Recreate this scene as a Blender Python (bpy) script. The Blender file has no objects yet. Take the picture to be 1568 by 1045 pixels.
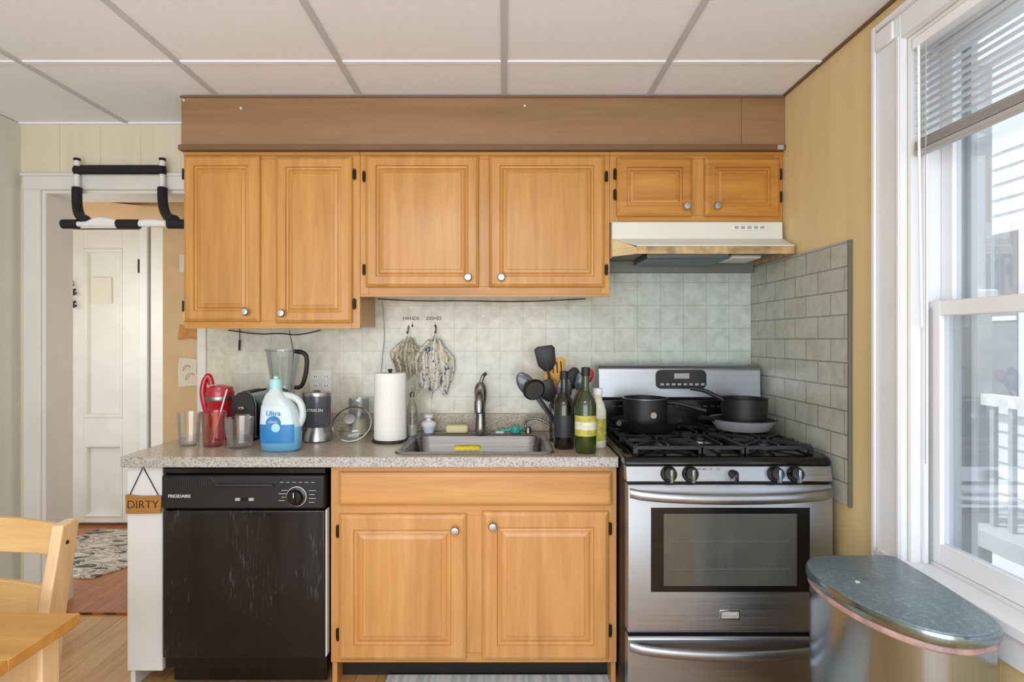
import bpy, bmesh, math, random
from mathutils import Vector, Matrix
random.seed(4)
S = bpy.context.scene
COL = S.collection
try:
    S.view_settings.view_transform = 'Standard'
    S.view_settings.look = 'None'
except Exception: pass

# ------------------------------------------------------------------ materials
def srgb(h):
    h = h.lstrip('#'); r = [int(h[i:i+2],16)/255 for i in (0,2,4)]
    return tuple(c/12.92 if c<=.04045 else ((c+.055)/1.055)**2.4 for c in r)+(1,)
def newmat(name):
    m = bpy.data.materials.new(name); m.use_nodes = True
    nt = m.node_tree; b = nt.nodes['Principled BSDF']; return m, nt, b
def setp(b, **k):
    for a,v in k.items():
        a = a.replace('_',' ')
        if a in b.inputs: b.inputs[a].default_value = v
def N(nt, t, **k):
    n = nt.nodes.new(t)
    for a,v in k.items(): setattr(n,a,v)
    return n
def coords(nt, scale=(1,1,1), rot=(0,0,0)):
    tc = N(nt,'ShaderNodeTexCoord'); mp = N(nt,'ShaderNodeMapping')
    mp.inputs['Scale'].default_value = scale; mp.inputs['Rotation'].default_value = rot
    nt.links.new(tc.outputs['Object'], mp.inputs['Vector']); return mp.outputs['Vector']
def ramp(nt, fac, stops, interp='LINEAR'):
    r = N(nt,'ShaderNodeValToRGB'); cr = r.color_ramp; cr.interpolation = interp
    while len(cr.elements) < len(stops): cr.elements.new(.5)
    for e,(p,c) in zip(cr.elements, stops):
        e.position = p; e.color = srgb(c) if isinstance(c,str) else c
    nt.links.new(fac, r.inputs['Fac']); return r.outputs['Color']
def noise(nt, vec, scale=5, detail=3, rough=.5, dist=0):
    n = N(nt,'ShaderNodeTexNoise'); n.inputs['Scale'].default_value = scale
    n.inputs['Detail'].default_value = detail; n.inputs['Roughness'].default_value = rough
    n.inputs['Distortion'].default_value = dist
    nt.links.new(vec, n.inputs['Vector']); return n.outputs['Fac']
def bump(nt, b, h, strength=.2, dist=.002):
    n = N(nt,'ShaderNodeBump'); n.inputs['Strength'].default_value = strength
    n.inputs['Distance'].default_value = dist
    nt.links.new(h, n.inputs['Height']); nt.links.new(n.outputs['Normal'], b.inputs['Normal'])
def mix(nt, fac, a, b2, mode='MIX'):
    n = N(nt,'ShaderNodeMix', data_type='RGBA', blend_type=mode)
    if isinstance(fac,(int,float)): n.inputs[0].default_value = fac
    else: nt.links.new(fac, n.inputs[0])
    for i,v in ((6,a),(7,b2)):
        if isinstance(v,str): n.inputs[i].default_value = srgb(v)
        elif isinstance(v,tuple): n.inputs[i].default_value = v
        else: nt.links.new(v, n.inputs[i])
    return n.outputs[2]

def plain(name, col, rough=.5, metal=0, var=.06, nscale=6, bumps=0, spec=.5, coat=0):
    m,nt,b = newmat(name); setp(b, Roughness=rough, Metallic=metal, Coat_Weight=coat)
    b.inputs['Specular IOR Level'].default_value = spec
    c = srgb(col); v = coords(nt); f = noise(nt, v, nscale, 4)
    lo = tuple(x*(1-var) for x in c[:3])+(1,); hi = tuple(min(1,x*(1+var)) for x in c[:3])+(1,)
    nt.links.new(ramp(nt, f, [(.3,lo),(.7,hi)]), b.inputs['Base Color'])
    if bumps: bump(nt, b, noise(nt, v, 120, 2), bumps, .001)
    return m
def wood(name, c1, c2, c3, grain='z', rough=.36, coat=.25, sc=1.0):
    m,nt,b = newmat(name); setp(b, Roughness=rough, Coat_Weight=coat, Coat_Roughness=.2)
    s = {'z':(14,14,1.1),'x':(1.1,14,14),'y':(14,1.1,14)}[grain]; s = tuple(k*sc for k in s)
    v = coords(nt, s); f = noise(nt, v, 2.6, 7, .62, .6)
    v2 = coords(nt, tuple(k*.25 for k in s)); f2 = noise(nt, v2, 3, 3, .5, .8)
    c = ramp(nt, f, [(.25,c1),(.55,c2),(.85,c3)])
    d = ramp(nt, f2, [(.3,'#e8e2da'),(.6,'#ffffff')])
    nt.links.new(mix(nt, .8, c, d, 'MULTIPLY'), b.inputs['Base Color'])
    bump(nt, b, f, .05, .001); return m
def metal(name, col='#b8b8b8', rough=.28, brush='x', var=.12):
    m,nt,b = newmat(name); setp(b, Metallic=1.0, Roughness=rough)
    s = {'x':(.6,60,60),'z':(60,60,.6),'y':(60,.6,60)}[brush]
    f = noise(nt, coords(nt,s), 3, 4)
    c = srgb(col); lo=tuple(x*(1-var) for x in c[:3])+(1,); hi=tuple(min(1,x*(1+var)) for x in c[:3])+(1,)
    nt.links.new(ramp(nt,f,[(.3,lo),(.7,hi)]), b.inputs['Base Color'])
    r = ramp(nt,f,[(.2,(rough*.8,)*3+(1,)),(.8,(rough*1.25,)*3+(1,))]); nt.links.new(r,b.inputs['Roughness'])
    return m
def glassy(name, tint='#ffffff', edge='#c4cccc', glossy=.12, rough=.02, edgew=.35):
    m = bpy.data.materials.new(name); m.use_nodes=True; nt=m.node_tree; nt.nodes.clear()
    out=N(nt,'ShaderNodeOutputMaterial'); t=N(nt,'ShaderNodeBsdfTransparent'); g=N(nt,'ShaderNodeBsdfGlossy')
    d=N(nt,'ShaderNodeBsdfDiffuse'); lw=N(nt,'ShaderNodeLayerWeight'); lw.inputs['Blend'].default_value=.3
    t.inputs['Color'].default_value=srgb(tint); g.inputs['Roughness'].default_value=rough
    d.inputs['Color'].default_value=srgb(edge)
    mu=N(nt,'ShaderNodeMath',operation='MULTIPLY'); mu.inputs[1].default_value=edgew
    nt.links.new(lw.outputs['Facing'],mu.inputs[0])
    m1=N(nt,'ShaderNodeMixShader'); nt.links.new(mu.outputs[0],m1.inputs[0]); nt.links.new(t.outputs[0],m1.inputs[1]); nt.links.new(d.outputs[0],m1.inputs[2])
    m2=N(nt,'ShaderNodeMixShader'); 
    ad=N(nt,'ShaderNodeMath',operation='MULTIPLY_ADD'); ad.inputs[1].default_value=.5; ad.inputs[2].default_value=glossy*.5
    nt.links.new(lw.outputs['Fresnel'],ad.inputs[0]); nt.links.new(ad.outputs[0],m2.inputs[0])
    nt.links.new(m1.outputs[0],m2.inputs[1]); nt.links.new(g.outputs[0],m2.inputs[2])
    nt.links.new(m2.outputs[0],out.inputs[0]); return m
def axes(nt, a, b_):
    tc=N(nt,'ShaderNodeTexCoord'); sp=N(nt,'ShaderNodeSeparateXYZ'); cb=N(nt,'ShaderNodeCombineXYZ')
    nt.links.new(tc.outputs['Object'],sp.inputs[0])
    nt.links.new(sp.outputs[a],cb.inputs[0]); nt.links.new(sp.outputs[b_],cb.inputs[1]); return cb.outputs[0]
def tiles(name, ax, w, h, c1, c2, mortar, msize=.003, offset=0, rough=.3, off=(0,0), bmp=.5, lowcol=None, wavy=0):
    m,nt,b=newmat(name); setp(b,Roughness=rough)
    v=axes(nt,*ax); mp=N(nt,'ShaderNodeMapping'); mp.inputs['Location'].default_value=(off[0],off[1],0)
    nt.links.new(v,mp.inputs[0]); br=N(nt,'ShaderNodeTexBrick'); nt.links.new(mp.outputs[0],br.inputs['Vector'])
    br.offset=offset; br.inputs['Scale'].default_value=1; br.inputs['Brick Width'].default_value=w
    br.inputs['Row Height'].default_value=h; br.inputs['Mortar Size'].default_value=msize
    br.inputs['Mortar Smooth'].default_value=.3
    br.inputs['Color1'].default_value=srgb(c1); br.inputs['Color2'].default_value=srgb(c2); br.inputs['Mortar'].default_value=srgb(mortar)
    c=br.outputs['Color']
    if lowcol:
        sp=N(nt,'ShaderNodeSeparateXYZ'); nt.links.new(v,sp.inputs[0])
        mr=N(nt,'ShaderNodeMapRange'); mr.inputs[1].default_value=.75; mr.inputs[2].default_value=.1; nt.links.new(sp.outputs[0],mr.inputs[0])
        f=noise(nt,coords(nt),2.2,2)
        mm=N(nt,'ShaderNodeMath',operation='MULTIPLY'); nt.links.new(mr.outputs[0],mm.inputs[0])
        nt.links.new(ramp(nt,f,[(.35,(.3,.3,.3,1)),(.6,(.85,.85,.85,1))]),mm.inputs[1])
        c=mix(nt, mm.outputs[0], c, lowcol)
    # grime mottling
    c=mix(nt,.8,c,ramp(nt,noise(nt,coords(nt),16,4,.65),[(.35,'#e4e2da'),(.6,'#ffffff')]),'MULTIPLY')
    nt.links.new(c,b.inputs['Base Color'])
    inv=N(nt,'ShaderNodeMath',operation='SUBTRACT'); inv.inputs[0].default_value=1; nt.links.new(br.outputs['Fac'],inv.inputs[1])
    h_=inv.outputs[0]
    if wavy:
        ad=N(nt,'ShaderNodeMath',operation='MULTIPLY_ADD'); ad.inputs[1].default_value=wavy
        nt.links.new(noise(nt,coords(nt),30,1),ad.inputs[0]); nt.links.new(h_,ad.inputs[2]); h_=ad.outputs[0]
    bump(nt,b,h_,bmp,.002); return m
def grooved(name, ax, col, groove, period, width=.03, rough=.55, var=.04, phase=0):
    m,nt,b=newmat(name); setp(b,Roughness=rough)
    tc=N(nt,'ShaderNodeTexCoord'); sp=N(nt,'ShaderNodeSeparateXYZ'); nt.links.new(tc.outputs['Object'],sp.inputs[0])
    d=N(nt,'ShaderNodeMath',operation='MULTIPLY_ADD'); d.inputs[1].default_value=1/period; d.inputs[2].default_value=100+phase
    nt.links.new(sp.outputs[ax],d.inputs[0]); fr=N(nt,'ShaderNodeMath',operation='FRACT'); nt.links.new(d.outputs[0],fr.inputs[0])
    f=ramp(nt,fr.outputs[0],[(0,'#000000'),(width,'#ffffff')])
    c=srgb(col); n=noise(nt,coords(nt,(8,8,.8)),2,4); lo=tuple(x*(1-var) for x in c[:3])+(1,); hi=tuple(min(1,x*(1+var)) for x in c[:3])+(1,)
    nt.links.new(mix(nt,f,groove,ramp(nt,n,[(.3,lo),(.7,hi)])),b.inputs['Base Color'])
    bump(nt,b,f,.4,.002); return m

M={}
M['mapleU']=wood('honey_maple_upper','#b9813a','#c89148','#d4a058','z')
M['mapleUx']=wood('honey_maple_rail','#b57c36','#c48c40','#d09c50','x')
M['mapleX']=wood('maple_horizontal','#c68b4a','#d09958','#daa86a','x')
M['mapleL']=wood('maple_lower','#c58b4c','#d09a5c','#daa86e','z')
M['burl']=wood('maple_burl','#a86e2a','#c4883a','#dca656','x',sc=.6)
M['soffit']=wood('brown_panel','#8e6c4a','#967452','#9e7c5c','x',rough=.5,coat=.05)
M['soffitt']=plain('soffit_trim','#74563d',.5)
M['pine']=wood('pine','#cca264','#d8b278','#e2c08c','x',coat=.1)
M['pinez']=wood('pine_v','#d4b284','#e0c298','#eaccaa','z',coat=.1)
M['tabletop']=wood('pine_top','#b8823c','#c69248','#d4a25c','x',coat=.3)
M['signwood']=wood('sign_wood','#a8702e','#b98240','#c89250','x',coat=0)
M['ceil']=plain('ceiling_tile','#f0f4fa',.9,var=.012,nscale=30,bumps=.25)
M['grid']=plain('ceiling_grid','#c6c8ce',.5,var=.02)
M['white']=plain('white_paint','#e9ebee',.4,var=.02)
M['trimw']=plain('trim_cream','#dcdad4',.45,var=.03)
M['doorw']=plain('door_cream','#dcd8cc',.45,var=.04)
M['leftw']=plain('wall_pale_cream','#d2d2c6',.7,var=.03)
M['backw']=grooved('panel_cream',0,'#dad0b8','#c8bca0',.20,.03)
M['yellow']=grooved('panel_mustard',1,'#e0c894','#cbb07e',.105,.035,phase=.35)
M['tan']=plain('tan_wall','#d0b084',.6,var=.06)
M['tileb']=tiles('tile_back',(0,2),.113,.113,'#c8d2cc','#c1cec8','#aeb6ae',.0020,0,.2,(.02,.05),.45,lowcol='#ded6c2',wavy=1.0)
M['tiler']=tiles('tile_right',(1,2),.172,.086,'#bbbdb2','#c2c3b6','#8e9084',.003,.5,.3,(0,.01),.7)
M['darkgrey']=plain('dark_grey_trim','#6a6a62',.5)
M['black']=plain('black_gloss','#101012',.22,var=.3)
M['blackm']=plain('black_matte','#18181a',.5,var=.2,bumps=.1)
M['iron']=plain('cast_iron','#1f2125',.36,var=.3,bumps=.3)
M['enamel']=plain('black_enamel','#0e0f11',.15,var=.3)
M['steel']=metal('stainless','#a9aeb6',.36,'x',.05)
M['steelz']=metal('stainless_v','#a4b2bc',.2,'z',.06)
M['steelsink']=metal('stainless_sink','#9a9b9c',.26,'x',.08)
M['nickel']=metal('brushed_nickel','#8f8e8c',.28,'z')
M['knob']=metal('satin_knob','#b0b4b8',.32,'z')
M['chrome']=metal('chrome','#c8ccd0',.12,'x',.03)
M['rimm']=metal('lid_rim_steel','#93a6b0',.2,'y',.1)
M['hinge']=plain('hinge_dark','#2a241c',.4,metal=.6)
M['glass']=glassy('clear_glass')
M['winglass']=glassy('window_glass','#fbfdff','#ffffff',.03,.01,.03)
M['redthru']=glassy('glass_red_showthrough','#f8dcd8','#d0a8a4')  # clear glass; red showing through from behind is painted into the tint
M['jar']=glassy('jar_plastic','#f6f9f9','#c4cccc',.12,.04,.35)
M['greeng']=plain('bottle_green','#2c3a12',.08,var=.3,coat=.5)
M['darkb']=plain('bottle_dark','#14140f',.08,coat=.5)
M['red']=plain('red_plastic','#b3162a',.25,coat=.4)
M['paper']=plain('paper_white','#ebebe8',.9,var=.02,bumps=.2)
M['notep']=plain('note_paper','#dcd2be',.9)
M['orangep']=plain('orange_drawing','#c08850',.9,var=.2,nscale=25)
M['hoodw']=plain('hood_enamel','#dedfd6',.35,var=.03)
M['hoody']=plain('hood_yellowed','#d8c292',.4,var=.1,nscale=20)
M['hoodrust']=plain('hood_grease','#b89c70',.5,var=.4,nscale=18)
M['under']=plain('hood_under','#7c7c74',.5,metal=.4)
M['mesh']=metal('filter_mesh','#7c848a',.5,'x',.5)
M['yel']=plain('sponge_yellow','#cbb53a',.9,var=.2,nscale=80,bumps=.8)
M['soap']=plain('soap_cream','#e6dcae',.5)
M['teal']=plain('teal_plastic','#3ba89a',.4)
M['blue']=plain('label_blue','#2a7fc0',.35,var=.12,nscale=30)
M['bluel']=plain('label_lightblue','#cfe2ee',.35)
M['cap']=plain('cap_cyan','#a8dce4',.35)
M['greycup']=plain('cup_grey','#4a4f58',.2,coat=.4)
M['labely']=plain('label_yellowgreen','#b5b04a',.5,var=.3,nscale=60)
M['labelw']=plain('label_white','#d0d4c4',.5,var=.15,nscale=60)
M['spoonw']=plain('bamboo','#d19a3c',.5,var=.1)
M['pink']=plain('bag_pink','#a88a88',.35,var=.5,nscale=18)
M['ink']=plain('ink','#222222',.7)
M['inkw']=plain('white_print','#d8d8d8',.6)
M['foam']=plain('black_foam','#17171a',.8)
M['barw']=plain('bar_white','#e3e3e3',.35)
M['blind']=plain('blind_white','#f4f5f6',.5,var=.02)
M['blindr']=plain('blind_rail_grey','#b0afac',.5,var=.05)
M['sidingp']=plain('siding_white','#eceef0',.7,var=.03)
M['greyp']=plain('grey_paint','#a4a6a8',.6)
M['greypane']=plain('neighbour_pane','#9aa0a6',.3)
M['postg']=plain('porch_post_grey','#c8ccd0',.6)
M['asph']=plain('outside_ground','#c8c8c4',.9)
M['toe']=plain('toe_dark','#1c1a18',.7)
M['slotdark']=plain('vent_dark','#2c2e31',.5)

m,nt,b=newmat('speckled_laminate'); setp(b,Roughness=.3,Coat_Weight=.2)
v=coords(nt); f=noise(nt,v,190,3,.7); f2=noise(nt,v,420,2,.6)
c=ramp(nt,f,[(.32,'#6e655b'),(.42,'#9c8e7a'),(.5,'#baac96'),(.62,'#d0c7b6'),(.72,'#8b847a')])
c=mix(nt,ramp(nt,f2,[(.6,'#000000'),(.66,'#ffffff')]),c,'#6a6158')
nt.links.new(c,b.inputs['Base Color']); M['counter']=m
m,nt,b=newmat('counter_edge'); setp(b,Roughness=.35)
f=noise(nt,coords(nt),170,3,.75)
nt.links.new(ramp(nt,f,[(.34,'#66645f'),(.45,'#a4a19b'),(.6,'#cccac5'),(.70,'#7c7a77')]),b.inputs['Base Color']); M['cedge']=m
def planks(name, c1,c2,mo,w,h,gr,rough=.35):
    m,nt,b=newmat(name); setp(b,Roughness=rough,Coat_Weight=.2)
    v=coords(nt,(1,1,1),(0,0,math.pi/2)); br=N(nt,'ShaderNodeTexBrick'); nt.links.new(v,br.inputs['Vector'])
    br.inputs['Scale'].default_value=1; br.inputs['Brick Width'].default_value=w; br.inputs['Row Height'].default_value=h
    br.inputs['Mortar Size'].default_value=.0012; br.offset=.37
    br.inputs['Color1'].default_value=srgb(c1); br.inputs['Color2'].default_value=srgb(c2); br.inputs['Mortar'].default_value=srgb(mo)
    f=noise(nt,coords(nt,(18,1.2,1)),3,5,.6,.4)
    nt.links.new(mix(nt,.7,br.outputs['Color'],ramp(nt,f,[(.3,gr),(.6,'#ffffff')]),'MULTIPLY'),b.inputs['Base Color'])
    return m
M['floor']=planks('oak_laminate','#d8ac76','#ca9a60','#946a3c',1.1,.085,'#d8c4a8')
M['floor2']=planks('orange_oak','#b8702e','#a45e26','#5a3014',.9,.06,'#cca888')
def blotch(name, stops, sc, rough=.95, scale=(1,1,1), dist=1.0):
    m,nt,b=newmat(name); setp(b,Roughness=rough)
    nt.links.new(ramp(nt,noise(nt,coords(nt,scale),sc,3,.6,dist),stops,'CONSTANT'),b.inputs['Base Color']); return m
M['towel']=blotch('floral_towel',[(0,'#4a5c78'),(.40,'#dedad0'),(.585,'#c0a868'),(.61,'#e0dcd0'),(.66,'#5c6a7c')],34)
M['towel2']=blotch('floral_towel_b',[(0,'#8a866e'),(.38,'#c8c2ac'),(.55,'#7c7c6c'),(.60,'#d2ccb8'),(.66,'#a09060')],28)
M['rug']=blotch('hall_rug',[(0,'#5a544e'),(.42,'#c4bbac'),(.5,'#9a8e7e'),(.56,'#cec6b8')],6,scale=(1,2.5,1))
m,nt,b=newmat('floor_mat'); setp(b,Roughness=.9)
f=noise(nt,coords(nt,(40,1,1)),1.2,1)
nt.links.new(ramp(nt,f,[(.4,'#c2ccd0'),(.6,'#e4e6e4')]),b.inputs['Base Color']); M['mat']=m
def jugmat():
    m,nt,b=newmat('jug_plastic'); setp(b,Roughness=.25,Coat_Weight=.3)
    tc=N(nt,'ShaderNodeTexCoord'); sp=N(nt,'ShaderNodeSeparateXYZ'); nt.links.new(tc.outputs['Object'],sp.inputs[0])
    mr=N(nt,'ShaderNodeMapRange'); mr.inputs[1].default_value=.914; mr.inputs[2].default_value=1.2; nt.links.new(sp.outputs[2],mr.inputs[0])
    nt.links.new(ramp(nt,mr.outputs[0],[(0,'#5a9cc0'),(.33,'#72b2d0'),(.36,'#c2d4da'),(1,'#d4dede')]),b.inputs['Base Color']); return m
M['jug']=jugmat()
m,nt,b=newmat('dishwasher_black'); setp(b,Roughness=.28,Coat_Weight=.2)
f=noise(nt,coords(nt,(70,70,8)),1.6,5,.75,.3); f2=noise(nt,coords(nt),3,2); f3=noise(nt,coords(nt),3.2,2)
sc_=ramp(nt,f,[(.56,'#000000'),(.66,'#ffffff')]); ms_=mix(nt,1.0,sc_,ramp(nt,f3,[(.46,'#000000'),(.60,'#ffffff')]),'MULTIPLY')
nt.links.new(mix(nt,ms_,'#101112','#54575e'),b.inputs['Base Color'])
nt.links.new(ramp(nt,f2,[(.3,(.2,.2,.2,1)),(.7,(.4,.4,.4,1))]),b.inputs['Roughness']); M['dw']=m
m,nt,b=newmat('lid_painted_reflection'); setp(b,Metallic=.3,Roughness=.34)
f=noise(nt,coords(nt),90,4,.85); f2=noise(nt,coords(nt),5,2)
c=ramp(nt,f,[(.46,'#76878f'),(.60,'#87979e'),(.74,'#c4ced2')])  # speckles and blue-grey tint paint the window's reflection into the lid colour
nt.links.new(mix(nt,.5,c,ramp(nt,f2,[(.3,'#b0bcc4'),(.7,'#ffffff')]),'MULTIPLY'),b.inputs['Base Color']); M['lidtop']=m
m,nt,b=newmat('oven_window'); setp(b,Roughness=.06,Coat_Weight=1.0,Coat_Roughness=.03)
nt.links.new(ramp(nt,noise(nt,coords(nt),3,2),[(.3,'#444846'),(.7,'#5c605b')]),b.inputs['Base Color']); M['ovenglass']=m

# ------------------------------------------------------------------ geometry helpers
def group(name, loc=(0,0,0)):
    e=bpy.data.objects.new(name,None); e.empty_display_size=.1; e.location=loc; COL.objects.link(e); return e
def finish(name, me, mat, parent=None, bevel=0, smooth=True, ang=35, seg=2):
    ob=bpy.data.objects.new(name,me); COL.objects.link(ob)
    if mat is not None:
        if isinstance(mat,str): mat=M[mat]
        me.materials.append(mat)
    if smooth:
        for p in me.polygons: p.use_smooth=True
        me.set_sharp_from_angle(angle=math.radians(ang))
    if bevel:
        md=ob.modifiers.new('bevel','BEVEL'); md.width=bevel; md.segments=seg; md.limit_method='ANGLE'
        md.harden_normals=False
    if parent:
        ob.parent=parent; ob.matrix_parent_inverse=Matrix.Translation(-parent.location)
    return ob
def mesh(name, vs, fs, mat, parent=None, **k):
    me=bpy.data.meshes.new(name); me.from_pydata([tuple(v) for v in vs],[],fs); me.validate()
    bm=bmesh.new(); bm.from_mesh(me); bmesh.ops.recalc_face_normals(bm,faces=bm.faces); bm.to_mesh(me); bm.free()
    return finish(name,me,mat,parent,**k)
def box(name,x0,x1,y0,y1,z0,z1,mat,parent=None,bevel=0,rot=None,**k):
    vs=[Vector((x,y,z)) for x in (x0,x1) for y in (y0,y1) for z in (z0,z1)]
    if rot:
        c=Vector(((x0+x1)/2,(y0+y1)/2,(z0+z1)/2)); R=Matrix.Rotation(math.radians(rot[1]),3,rot[0])
        vs=[c+R@(v-c) for v in vs]
    fs=[(0,1,3,2),(4,6,7,5),(0,4,5,1),(2,3,7,6),(0,2,6,4),(1,5,7,3)]
    return mesh(name,vs,fs,mat,parent,bevel=bevel,**k)
def prism(name,pts,axis,a0,a1,mat,parent=None,**k):
    n=len(pts)
    def mk(p,a): return {'x':(a,p[0],p[1]),'y':(p[0],a,p[1]),'z':(p[0],p[1],a)}[axis]
    vs=[mk(p,a0) for p in pts]+[mk(p,a1) for p in pts]
    fs=[tuple(range(n)),tuple(range(2*n-1,n-1,-1))]+[(i,(i+1)%n,n+(i+1)%n,n+i) for i in range(n)]
    return mesh(name,vs,fs,mat,parent,**k)
def lathe(name,prof,loc,mat,parent=None,axis='z',seg=36,closed=False,rotm=None,**k):
    vs=[];fs=[];L=Vector(loc)
    R={'z':Matrix.Identity(3),'y':Matrix.Rotation(math.radians(90),3,'X'),'x':Matrix.Rotation(math.radians(90),3,'Y')}[axis]
    if rotm is not None: R=rotm
    for r,z in prof:
        for i in range(seg):
            a=2*math.pi*i/seg; vs.append(L+R@Vector((r*math.cos(a),r*math.sin(a),z)))
    for j in range(len(prof)-1):
        for i in range(seg):
            fs.append((j*seg+i,j*seg+(i+1)%seg,(j+1)*seg+(i+1)%seg,(j+1)*seg+i))
    if closed is False:
        if prof[0][0]>1e-4: fs.append(tuple(range(seg-1,-1,-1)))
        if prof[-1][0]>1e-4: fs.append(tuple((len(prof)-1)*seg+i for i in range(seg)))
    me=bpy.data.meshes.new(name); me.from_pydata([tuple(v) for v in vs],[],fs)
    bm=bmesh.new(); bm.from_mesh(me); bmesh.ops.remove_doubles(bm,verts=bm.verts,dist=1e-5)
    bmesh.ops.recalc_face_normals(bm,faces=bm.faces); bm.to_mesh(me); bm.free()
    return finish(name,me,mat,parent,**k)
def cyl(name,loc,r,h,mat,parent=None,axis='z',bev=.0,**k):
    p=[(r,0),(r,h)] if not bev else [(r-bev,0),(r,bev),(r,h-bev),(r-bev,h)]
    return lathe(name,p,loc,mat,parent,axis=axis,**k)
def from_obj(ob,name,mat,parent,**k):
    dg=bpy.context.evaluated_depsgraph_get(); me=bpy.data.meshes.new_from_object(ob.evaluated_get(dg))
    me.transform(ob.matrix_world); bpy.data.objects.remove(ob); me.name=name; me.materials.clear()
    return finish(name,me,mat,parent,**k)
def tube(name,pts,r,mat,parent=None,cyclic=False,spline='NURBS',res=4):
    cu=bpy.data.curves.new(name,'CURVE'); cu.dimensions='3D'; cu.bevel_depth=r; cu.bevel_resolution=res; cu.use_fill_caps=True
    sp=cu.splines.new(spline); sp.points.add(len(pts)-1)
    for p,q in zip(sp.points,pts): p.co=(q[0],q[1],q[2],1)
    if spline=='NURBS': sp.order_u=3; sp.use_endpoint_u=not cyclic; sp.resolution_u=8
    sp.use_cyclic_u=cyclic
    ob=bpy.data.objects.new(name,cu); COL.objects.link(ob); bpy.context.view_layer.update()
    return from_obj(ob,name,mat,parent,ang=60)
def text(name,s,loc,size,mat,parent=None,rot=(90,0,0),ext=.0004,align='CENTER',off=0):
    cu=bpy.data.curves.new(name,'FONT'); cu.body=s; cu.size=size; cu.extrude=ext; cu.align_x=align; cu.align_y='CENTER'; cu.offset=off
    ob=bpy.data.objects.new(name,cu); COL.objects.link(ob); ob.location=loc; ob.rotation_euler=[math.radians(a) for a in rot]
    bpy.context.view_layer.update(); return from_obj(ob,name,mat,parent,smooth=False)
def rings_panel(name,x0,x1,z0,z1,rings,mat,parent):
    vs=[];fs=[]
    for ins,y in rings:
        vs+=[(x0+ins,y,z0+ins),(x1-ins,y,z0+ins),(x1-ins,y,z1-ins),(x0+ins,y,z1-ins)]
    n=len(rings)
    for j in range(n-1):
        for i in range(4): fs.append((4*j+i,4*j+(i+1)%4,4*j+4+(i+1)%4,4*j+4+i))
    fs.append((0,1,2,3)); fs.append(tuple(4*(n-1)+i for i in range(4)))
    return mesh(name,vs,fs,mat,parent,ang=12)
def cab_door(name,x0,x1,z0,z1,yf,mat,parent,k=1.0):
    yb=yf+.019
    R=[(0,yb),(0,yf+.010),(.003,yf+.006),(.010,yf+.002),(.014,yf),(.046*k,yf),(.049*k,yf+.009),(.054*k,yf+.010),(.058*k,yf+.009),(.064*k,yf+.004),(.076*k,yf+.0015),(.078*k,yf-.001),(.081*k,yf-.001)]
    return rings_panel(name,x0,x1,z0,z1,R,mat,parent)
def knob(name,x,y,z,parent,mat='knob',r=.017):
    return lathe(name,[(.006,0),(.006,.012),(r*.8,.015),(r,.021),(r*.8,.027),(0,.029)],(x,y,z),mat,parent,axis='y')
def hinge(name,x,y,z,parent):
    g=cyl(name,(x,y,z-.024),.0045,.048,'hinge',parent,bev=.001); box(name+'_leaf',x-.007,x+.007,y+.001,y+.005,z-.019,z+.019,'hinge',parent,bevel=.001); return g
def loft(name,secs,mat,parent,seg=40,p=3,a0=0,a1=360,cap=True,**k):
    vs=[];fs=[];full=(a1-a0)>=360; n=seg if full else seg+1
    for (z,cx,cy,hx,hy) in secs:
        for i in range(n):
            a=math.radians(a0+(a1-a0)*i/seg); c,s=math.cos(a),math.sin(a)
            q=(abs(c)**p+abs(s)**p)**(-1/p); vs.append((cx+hx*q*c,cy+hy*q*s,z))
    for j in range(len(secs)-1):
        for i in range(n if full else n-1): fs.append((j*n+i,j*n+(i+1)%n,(j+1)*n+(i+1)%n,(j+1)*n+i))
    if cap and full: fs.append(tuple(range(n))); fs.append(tuple((len(secs)-1)*n+i for i in range(n)))
    return mesh(name,vs,fs,mat,parent,ang=50,**k)

# ------------------------------------------------------------------ room shell
CZ=2.43; LW=-2.39; RW=1.229; RY=-4.3
box('floor',LW-.1,RW+.13,RY,.08,-.05,0,'floor')
g=group('ceiling',(0,-2,CZ))
box('ceiling_tiles',LW-.1,RW+.13,RY,.16,CZ+.004,CZ+.06,'ceil',g)
for i,x in enumerate([-1.86,-1.255,-.632,0,.632]):
    box('tbar_long_%d'%i,x-.012,x+.012,RY,0,CZ-.002,CZ+.006,'grid',g)
for i,y in enumerate([-.62,-1.84,-3.06,-4.28]):
    box('tbar_cross_%d'%i,LW,RW,y-.011,y+.011,CZ-.0015,CZ+.006,'ceil',g)
box('tbar_wall_right',RW-.012,RW,RY,-.33,CZ-.004,CZ+.005,'soffitt',g)
box('tbar_wall_back',LW,-1.42,-.016,0,CZ-.004,CZ+.005,'ceil',g)
box('wall_left',LW-.12,LW,RY,.16,0,CZ,'leftw')
g=group('wall_back',(0,.08,1.2))
box('wall_back_left',LW,-2.28,0,.16,0,CZ,'backw',g)
box('wall_back_header',-2.28,-1.51,0,.16,2.10,CZ,'backw',g)
box('wall_back_main',-1.51,RW+.13,0,.16,0,CZ,'backw',g)
box('backsplash_tile',-1.466,RW-.012,-.008,-.0005,.90,1.92,'tileb',g)
g=group('wall_right',(RW+.06,-2,1.2))
W0,W1,WZ0,WZ1=-1.077,-1.95,.69,2.28
box('wall_right_far',RW,RW+.13,W0,0,0,CZ,'yellow',g)
box('wall_right_near',RW,RW+.13,RY,W1,0,CZ,'yellow',g)
box('wall_right_below',RW,RW+.13,W1,W0,0,WZ0-.004,'yellow',g)
box('wall_right_above',RW,RW+.13,W1,W0,WZ1,CZ,'yellow',g)
box('side_tile_field',RW-.011,RW-.0005,-.795,-.0085,.775,1.71,'tiler',g)
box('side_tile_edge_front',RW-.014,RW-.0005,-.806,-.795,.77,1.716,'darkgrey',g,bevel=.002)
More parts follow.
